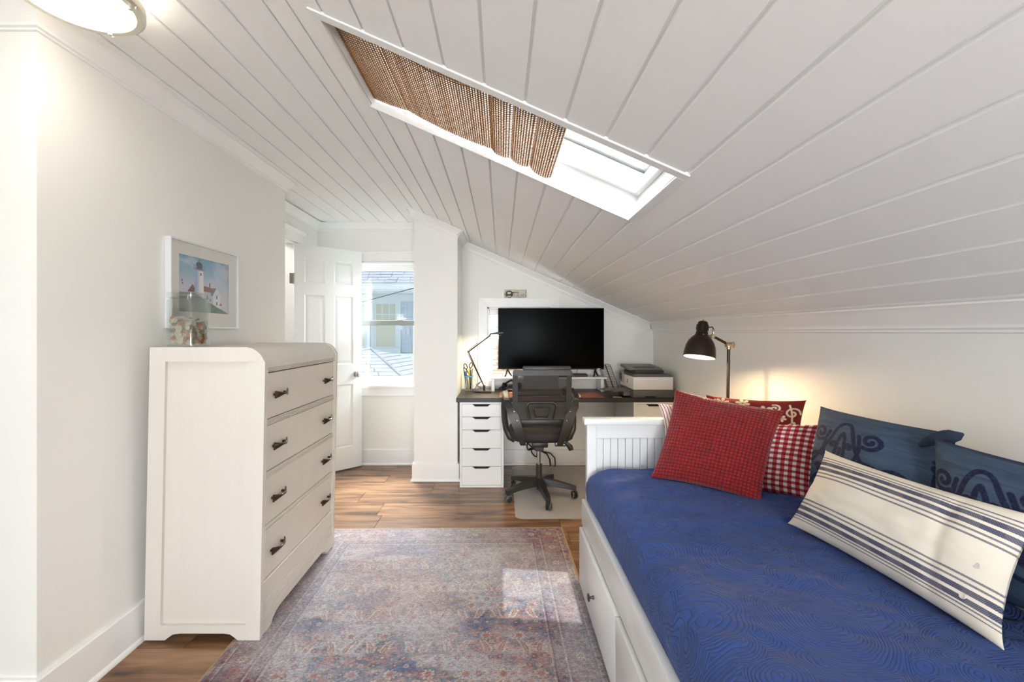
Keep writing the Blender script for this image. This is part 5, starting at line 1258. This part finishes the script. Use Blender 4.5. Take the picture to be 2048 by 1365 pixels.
# local frame: x right, y towards the desk
ang0 = R(-90+9)
hub = MB().lathe([(.0, .085), (.036, .085), (.040, .10), (.038, .135), (.030, .150), (0, .150)], (0, 0, 0), 24)
build('hub', hub, CHBLACK, ch, 40)
for k in range(5):
    a = ang0+k*R(72); d = Vector((math.cos(a), math.sin(a), 0)); w_ = Vector((-math.sin(a), math.cos(a), 0))
    def sec(r, zc_, h, w): return [d*r+w_*w+Vector((0,0,zc_-h)), d*r+w_*w*.8+Vector((0,0,zc_+h)), d*r-w_*w*.8+Vector((0,0,zc_+h)), d*r-w_*w+Vector((0,0,zc_-h))]
    m = MB(); rings = [sec(.028, .122, .028, .030), sec(.12, .113, .023, .027), sec(.20, .100, .018, .023), sec(.268, .086, .016, .020), sec(.284, .082, .015, .018)]
    loft(m, rings)
    leg = build('leg', m, CHBLACK, ch, 30)
    e = d*.274; build('stem', MB().cyl(e+Vector((0,0,.045)), e+Vector((0,0,.075)), .010, 12), CHBLACK, leg, 40)
    ca = a+R([60, 20, -35, 40, 80][k]); cd = Vector((math.cos(ca), math.sin(ca), 0)); ctr = e+Vector((0,0,.0275+.0046))+Vector((-cd.y, cd.x, 0))*.008
    cs = build('castor', MB().tube([e+Vector((0,0,.050)), ctr+Vector((0,0,.020))], .010, 10), CHBLACK, ch, 40)
    for s_ in (-1, 1):
        build('wheel', MB().lathe([(0, .0), (.020, .0), (.0275, .003), (.0275, .013), (.022, .018), (.010, .020), (0, .020)], ctr+cd*s_*.004, 24, cd*s_), CHBLACK, cs, 40)
        build('tread', MB().lathe([(.0262, .0135), (.0285, .0135), (.0285, .0165), (.0262, .0165)], ctr+cd*s_*.004, 24, cd*s_, close=True), mat('grey_tread', (128, 124, 120), .6), cs, 40)
build('lift_sleeve', MB().cyl((0, 0, .145), (0, 0, .255), .024, 20).cyl((0, 0, .06), (0, 0, .09), .018, 16), CHBLACK, ch, 40)
build('gas_lift', MB().cyl((0, 0, .25), (0, 0, .42), .0135, 20), CHROME, ch, 60)
build('mechanism', MB().box(-.06, .06, -.10, .10, .405, .445, .008, 2).box(-.034, .034, -.03, .03, .36, .41, .006, 1), CHBLACK, ch, 30)
build('lever', MB().tube([(.12, -.04, .43), (.12, -.04, .405), (.20, -.04, .405)], .005, 8).tube([(.20, -.02, .43), (.235, -.03, .395), (.245, -.03, .37)], [.014, .022, .018], 10, .6), CHBLACK, ch, 40)
# seat cushion
n = 30; U = np.linspace(-1, 1, n); sx, sy = np.meshgrid(U, U)
def superq(a, b, zb, zt, e=3.2):
    ang = np.linspace(0, 2*np.pi, 49)[:-1]; R_ = []
    for rr_, z in ((0, zb-.0), (.7, zb), (.93, zb+.012), (1.0, zb+.04), (.985, zt-.018), (.93, zt-.002), (.75, zt+.006), (.4, zt+.008), (0, zt+.008)):
        ring = [(a*rr_*np.sign(np.cos(t))*abs(np.cos(t))**(2/e), b*rr_*np.sign(np.sin(t))*abs(np.sin(t))**(2/e), z+.018*(rr_*np.sin(t))**2*0) for t in ang]; R_.append(ring)
    return R_
m = MB(); rs_ = superq(.235, .235, .452, .545); vs = []
for i, r in enumerate(rs_):
    vs.append([m.bm.verts.new((p[0], p[1]+.03, p[2])) for p in r] if i not in (0, len(rs_)-1) else [m.bm.verts.new((0, .03, r[0][2]))])
for A, B in zip(vs[:-1], vs[1:]):
    for k in range(48):
        a_ = A if len(A) == 1 else [A[k], A[(k+1) % 48]]; b_ = B if len(B) == 1 else [B[(k+1) % 48], B[k]]
        m.bm.faces.new(list(a_)+list(b_))
build('seat', m, mat('seat_fabric', (36, 33, 31), .75, noise=(12, .2)), ch, 60)
# back frame: two side bars that taper and join arms
YBk = -.225
def bar(x0, y0, z0, x1, y1, z1, w0, w1, t0=.012): return [(x0, y0, z0, w0, t0), (x1, y1, z1, w1, t0)]
for s_ in (-1, 1):
    m = MB()
    pts = [(.178, YBk+.025, .52, .020), (.184, YBk+.01, .62, .021), (.192, YBk-.005, .74, .020), (.1925, YBk-.02, .88, .019), (.192, YBk-.035, .99, .019), (.188, YBk-.038, 1.005, .014)]
    loft(m, [[(s_*x+w, y-.012, z), (s_*x+w*.8, y+.012, z), (s_*x-w*.8, y+.012, z), (s_*x-w, y-.012, z)] for x, y, z, w in pts])
    build('side_bar', m, CHBLACK, ch, 30)
build('top_bar', MB().hull3([(-.205, YBk-.05, .965), (-.205, YBk-.05, 1.003), (-.205, YBk-.022, 1.003), (-.205, YBk-.022, .965)], [(.205, YBk-.05, .965), (.205, YBk-.05, 1.003), (.205, YBk-.022, 1.003), (.205, YBk-.022, .965)]), CHBLACK, ch, 0)
build('head_pad', MB().box(-.137, .205, YBk-.045, YBk-.020, .995, 1.032, .008, 2), CHBLACK, ch, 30)
MESH = see_through('chair_mesh', (40, 36, 33), .5, .8)
build('back_mesh', MB().hull3([(-.17, YBk+.02, .58), (.17, YBk+.02, .58), (.17, YBk+.023, .58), (-.17, YBk+.023, .58)], [(-.185, YBk-.03, .975), (.185, YBk-.03, .975), (.185, YBk-.027, .975), (-.185, YBk-.027, .975)]), MESH, ch, 0)
build('upper_pad', MB().hull3([(-.128, YBk-.020, .865), (.118, YBk-.020, .865), (.118, YBk-.008, .865), (-.128, YBk-.008, .865)], [(-.128, YBk-.036, .975), (.118, YBk-.036, .975), (.118, YBk-.022, .975), (-.128, YBk-.022, .975)]), CHBLACK, ch, 0)
yl = YBk+.0
build('cross_band', MB().box(-.175, .175, YBk-.012, YBk-.004, .775, .803, .003, 1), see_through('band_mesh', (34, 31, 30), .12, .7), ch, 0)
def arch(w0, w1, z0, z1, r, y): 
    p = [(-w1, y+.02, z0)]
    for a in np.linspace(180, 90, 6): p.append((-w0+r+r*math.cos(R(a)), y, z1-r+r*math.sin(R(a))))
    for a in np.linspace(90, 0, 6): p.append((w0-r+r*math.cos(R(a)), y, z1-r+r*math.sin(R(a))))
    p.append((w1, y+.02, z0)); return p
build('lumbar_support', MB().tube(arch(.105, .085, .645, .765, .03, yl-.004), .012, 8, .6), CHBLACK, ch, 40)
build('lumbar_support', MB().tube(arch(.062, .045, .655, .735, .02, yl-.006)+[(-.045, yl+.014, .655)], .011, 8, .6), CHBLACK, ch, 40)
build('cross_bar', MB().box(-.165, .165, YBk+.004, YBk+.022, .605, .640, .006, 2), CHBLACK, ch, 30)
for s_ in (-1, 1):
    # broad strut from the arm pad behind the seat down to its rear corner
    st_ = [(.250, YBk+.03, .785, .020), (.235, YBk-.005, .735, .030), (.205, YBk-.022, .68, .036), (.178, YBk-.026, .60, .034), (.155, YBk-.02, .53, .028), (.138, YBk-.0, .475, .023), (.133, YBk+.02, .452, .020)]
    m = MB(); loft(m, [[(s_*x+w, y-.009, z), (s_*x+w, y+.009, z), (s_*x-w, y+.009, z), (s_*x-w, y-.009, z)] for x, y, z, w in st_])
    ar = build('armrest', m, CHBLACK, ch, 30)
    pad = [(.252, YBk+.01, .788, .020, .010), (.258, YBk+.08, .808, .026, .012), (.262, YBk+.18, .812, .030, .012), (.258, YBk+.28, .805, .026, .011), (.25, YBk+.31, .79, .018, .008)]
    m = MB(); loft(m, [[(s_*x+w, y, z-h*.6), (s_*x+w*.7, y, z+h), (s_*x-w*.7, y, z+h), (s_*x-w, y, z-h*.6)] for x, y, z, w, h in pad]); build('arm_pad', m, CHBLACK, ar, 50)
    lp_ = [(.266, YBk+.29, .79), (.272, YBk+.27, .70), (.266, YBk+.22, .60), (.255, YBk+.17, .54), (.225, YBk+.15, .48), (.19, YBk+.16, .455)]
    build('arm_loop', MB().tube([(s_*x, y, z) for x, y, z in lp_], [.012, .014, .015, .015, .015, .013], 8, 1.6), CHBLACK, ar, 50)
    for (x, z) in ((.200, .707), (.178, .642)):
        build('bolt', MB().lathe([(.0042, 0), (.0042, .002), (0, .003)], (s_*(x), YBk-.033, z), 10, (0, -1, 0)), NICKEL, ar, 40)
# ================================================================== outside the windows
OW = mat('outside_white', (206, 214, 218), .6); ROOF = mat('roof_shingle', (172, 176, 188), .9, noise=(3, .12, (1, 1, 6))); SIDE = mat('blue_grey_shingle', (184, 194, 206), .85, noise=(5, .08))
YH = 12.0; sH = 880/YH/100
def hx(px): return (px-1003)/(880/YH)
def hz(py): return H-(py-664)/(880/YH)
hs = thing('neighbour_house', 'white and pale blue shingled house seen through the alcove window', 'house', (-3.2, YH+.3, -3.2))
build('wall', MB().box(-6.4, -1.6, YH, YH+.3, -3.2, hz(603)), OW, hs, 0)
def house_window(x0, x1, z0, z1, grid=True):
    zm = (hz(641)+hz(649))/2
    fw = build('window', MB().box(x0-.125, x0-.02, YH-.05, YH, z0-.06, z1+.02).box(x1+.02, x1+.125, YH-.05, YH, z0-.06, z1+.02).box(x0-.125, x1+.125, YH-.05, YH, z1+.02, z1+.12).box(x0-.128, x1+.128, YH-.09, YH, z0-.20, z0-.06)
        .box(x0-.02, x0+.03, YH-.03, YH, z0-.06, z1+.02).box(x1-.03, x1+.02, YH-.03, YH, z0-.06, z1+.02).box(x0+.03, x1-.03, YH-.03, YH, z0-.06, z0).box(x0+.03, x1-.03, YH-.03, YH, z1-.03, z1+.02).box(x0+.03, x1-.03, YH-.035, YH, zm-.03, zm+.03), OW, hs, 0)
    build('pane', MB().box(x0+.03, x1-.03, YH-.006, YH-.002, z0, zm), mat('blind_behind_glass', (196, 196, 180), .35), fw, 0)
    build('pane', MB().box(x0+.03, x1-.03, YH-.006, YH-.002, zm, z1), mat('blind_behind_glass_upper', (188, 190, 172), .35), fw, 0)
    g = MB(); w_ = (x1-x0)/3
    for k in (1, 2): g.box(x0+k*w_-.012, x0+k*w_+.012, YH-.025, YH-.006, zm, z1)
    g.box(x0+.03, x1-.03, YH-.024, YH-.007, (zm+z1)/2-.012-.05, (zm+z1)/2+.012-.05)
    build('muntins', g, OW, fw, 0)
house_window(hx(751), hx(793), hz(693), hz(606)); house_window(hx(690), hx(732), hz(693), hz(606)); house_window(-6.1, -5.5, hz(693), hz(606))
# siding shingles right of the window
random.seed(11)
zc_ = hz(706); x00 = hx(803); xe = hx(803)+1.1; rowh = .245; k = 0
while zc_ < hz(603)-.05:
    x = x00; z1_ = min(zc_+rowh, hz(603))
    while x < xe-.02:
        w_ = random.choice((.12, .16, .21, .28)); xb = min(x+w_, xe)
        if xe-xb < .08: xb = xe
        o = build('siding_shingle', MB().hull3([(x+.003, YH-.03-random.uniform(0, .004), zc_+random.uniform(0, .008)), (xb-.003, YH-.03, zc_+.002), (xb-.003, YH-.004, z1_+.02), (x+.003, YH-.004, z1_+.02)], [(x+.003, YH, zc_), (xb-.003, YH, zc_), (xb-.003, YH-.001, z1_+.02), (x+.003, YH-.001, z1_+.02)]), SIDE, hs, 0)
        x = xb
    zc_ += rowh; k += 1
build('frieze', MB().box(-6.4, -1.6, YH-.06, YH, hz(603), hz(590)).box(-6.4, -1.6, YH-.5, YH, hz(590), hz(585)).box(-6.6, -1.5, YH-.56, YH-.48, hz(583), hz(571)), OW, hs, 0)
def shingled_plane(name, P0, ux, uy, n, m_, w, over=.02, kind='stuff'):
    """courses of lapped shingles: P0 origin at the eave, ux along the eave, uy up the slope"""
    mb = MB(); P0 = Vector(P0); ux = Vector(ux); uy = Vector(uy); nn = ux.cross(uy).normalized(); L_ = ux.length; st_ = uy/n
    if nn.z < 0: nn = -nn
    for r in range(n):
        x = -random.uniform(0, w); 
        while x < L_:
            xa = max(x, 0); xb = min(x+w*random.uniform(.8, 1.2), L_)
            if xb > xa+.01:
                a = P0+ux.normalized()*(xa+.006)+st_*r; b = P0+ux.normalized()*(xb-.006)+st_*r; c = b+st_*1.15; d = a+st_*1.15; t = nn*random.uniform(.014, .026)
                mb.hull3([a+t, b+t, c+nn*.002, d+nn*.002], [a, b, c-nn*.004, d-nn*.004])
            x = xb if xb > xa else x+w
    o = build(name, mb, m_, hs, 0); o['kind'] = 'stuff'; return o
ez = hz(571); shingled_plane('upper_roof', (-6.6, YH-.56, ez), (5.1, 0, 0), (0, 2.0, 1.25), 14, ROOF, .3)
build('upper_roof_deck', MB().hull3([(-6.6, YH-.56, ez-.04), (-1.5, YH-.56, ez-.04), (-1.5, YH+1.44, ez+1.21), (-6.6, YH+1.44, ez+1.21)], [(-6.6, YH-.5, ez-.10), (-1.5, YH-.5, ez-.10), (-1.5, YH+1.5, ez+1.15), (-6.6, YH+1.5, ez+1.15)]), ROOF, hs, 0)
# lower hipped roof in front of the wall
ap_ = Vector((-3.35, 11.3, .82)); r2 = Vector((-2.95, 11.95, .95)); cr_ = Vector((-1.45, 8.0, .12)); cl_ = Vector((-6.2, 8.0, .12))
lr = MB(); nC = 12
def tri_courses(A, B, T, n):
    """shingle courses across triangle with eave A-B and apex T"""
    nn = (B-A).cross(T-A).normalized(); nn = nn if nn.z > 0 else -nn
    for r in range(n):
        t0, t1 = r/n, min((r+1.12)/n, .999); a = A.lerp(T, t0); b = B.lerp(T, t0); c = B.lerp(T, t1); d = A.lerp(T, t1); L_ = (b-a).length; k = max(1, int(L_/.45))
        for j in range(k):
            u0, u1 = j/k+.0, (j+1)/k; g = .007/max(L_, .1)
            p = [a.lerp(b, u0+g)+nn*random.uniform(.018, .028), a.lerp(b, u1-g)+nn*.022, d.lerp(c, u1-g)+nn*.002, d.lerp(c, u0+g)+nn*.002]; lr.hull3(p, [q_-nn*.03 for q_ in p])
tri_courses(cl_, cr_, ap_, nC)
far_r = Vector((-.6, 11.95, .30)); tri_courses(cr_, Vector((-.4, 11.9, .15)), ap_, nC)
lo_ = build('lower_roof', lr, mat('light_shingle', (186, 192, 200), .9, noise=(3, .06)), hs, 0); lo_['kind'] = 'stuff'
build('roof_ridge', MB().tube([ap_+Vector((0, 0, .03)), cr_+Vector((0, 0, .03))], .035, 6).tube([ap_+Vector((0, 0, .03)), cl_+Vector((0, 0, .03))], .035, 6), ROOF, hs, 0)
build('roof_flat', MB().box(-6.4, -.4, 10.6, YH, .0, .60), OW, hs, 0) if False else None
sl = MB(); sl.hull3([(-6.4, YH-.02, hz(706)), (-.6, YH-.02, hz(706)), (-.6, 8.2, -.1), (-6.4, 8.2, -.1)], [(-6.4, YH-.02, hz(706)-.05), (-.6, YH-.02, hz(706)-.05), (-.6, 8.2, -.15), (-6.4, 8.2, -.15)])
build('roof_plane', sl, mat('pale_blue_roof', (176, 194, 204), .9), hs, 0)
solo('overhead_wire', MB().tube([(-4.27, YH-.02, 1.96), (-.52, YB+.13, 1.805)], .007, 6), BLACK, 'black overhead wire slanting from the neighbouring house past the alcove window', 'wire')
nf = thing('neighbour_fence', 'pale siding and brown boards seen between the blind slats of the desk window', 'house', (.2, 7.5, -3))
build('siding', MB().box(-.95, 2.2, 7.5, 7.6, 1.02, 4.5), mat('grey_siding', (176, 180, 178), .8), nf, 0)
for k in range(12): build('board', MB().box(-.95, 2.2, 7.44, 7.49, -1.0+.17*k, -1.0+.17*k+.16, .004, 1), mat('brown_board', (172, 126, 90), .8), nf, 0)
ground_m = MB().box(-30, 30, -20, 40, -3.3, -3.2); g_ = build('ground', ground_m, mat('lawn', (120, 132, 104), .95), None, 0); g_['kind'] = 'structure'
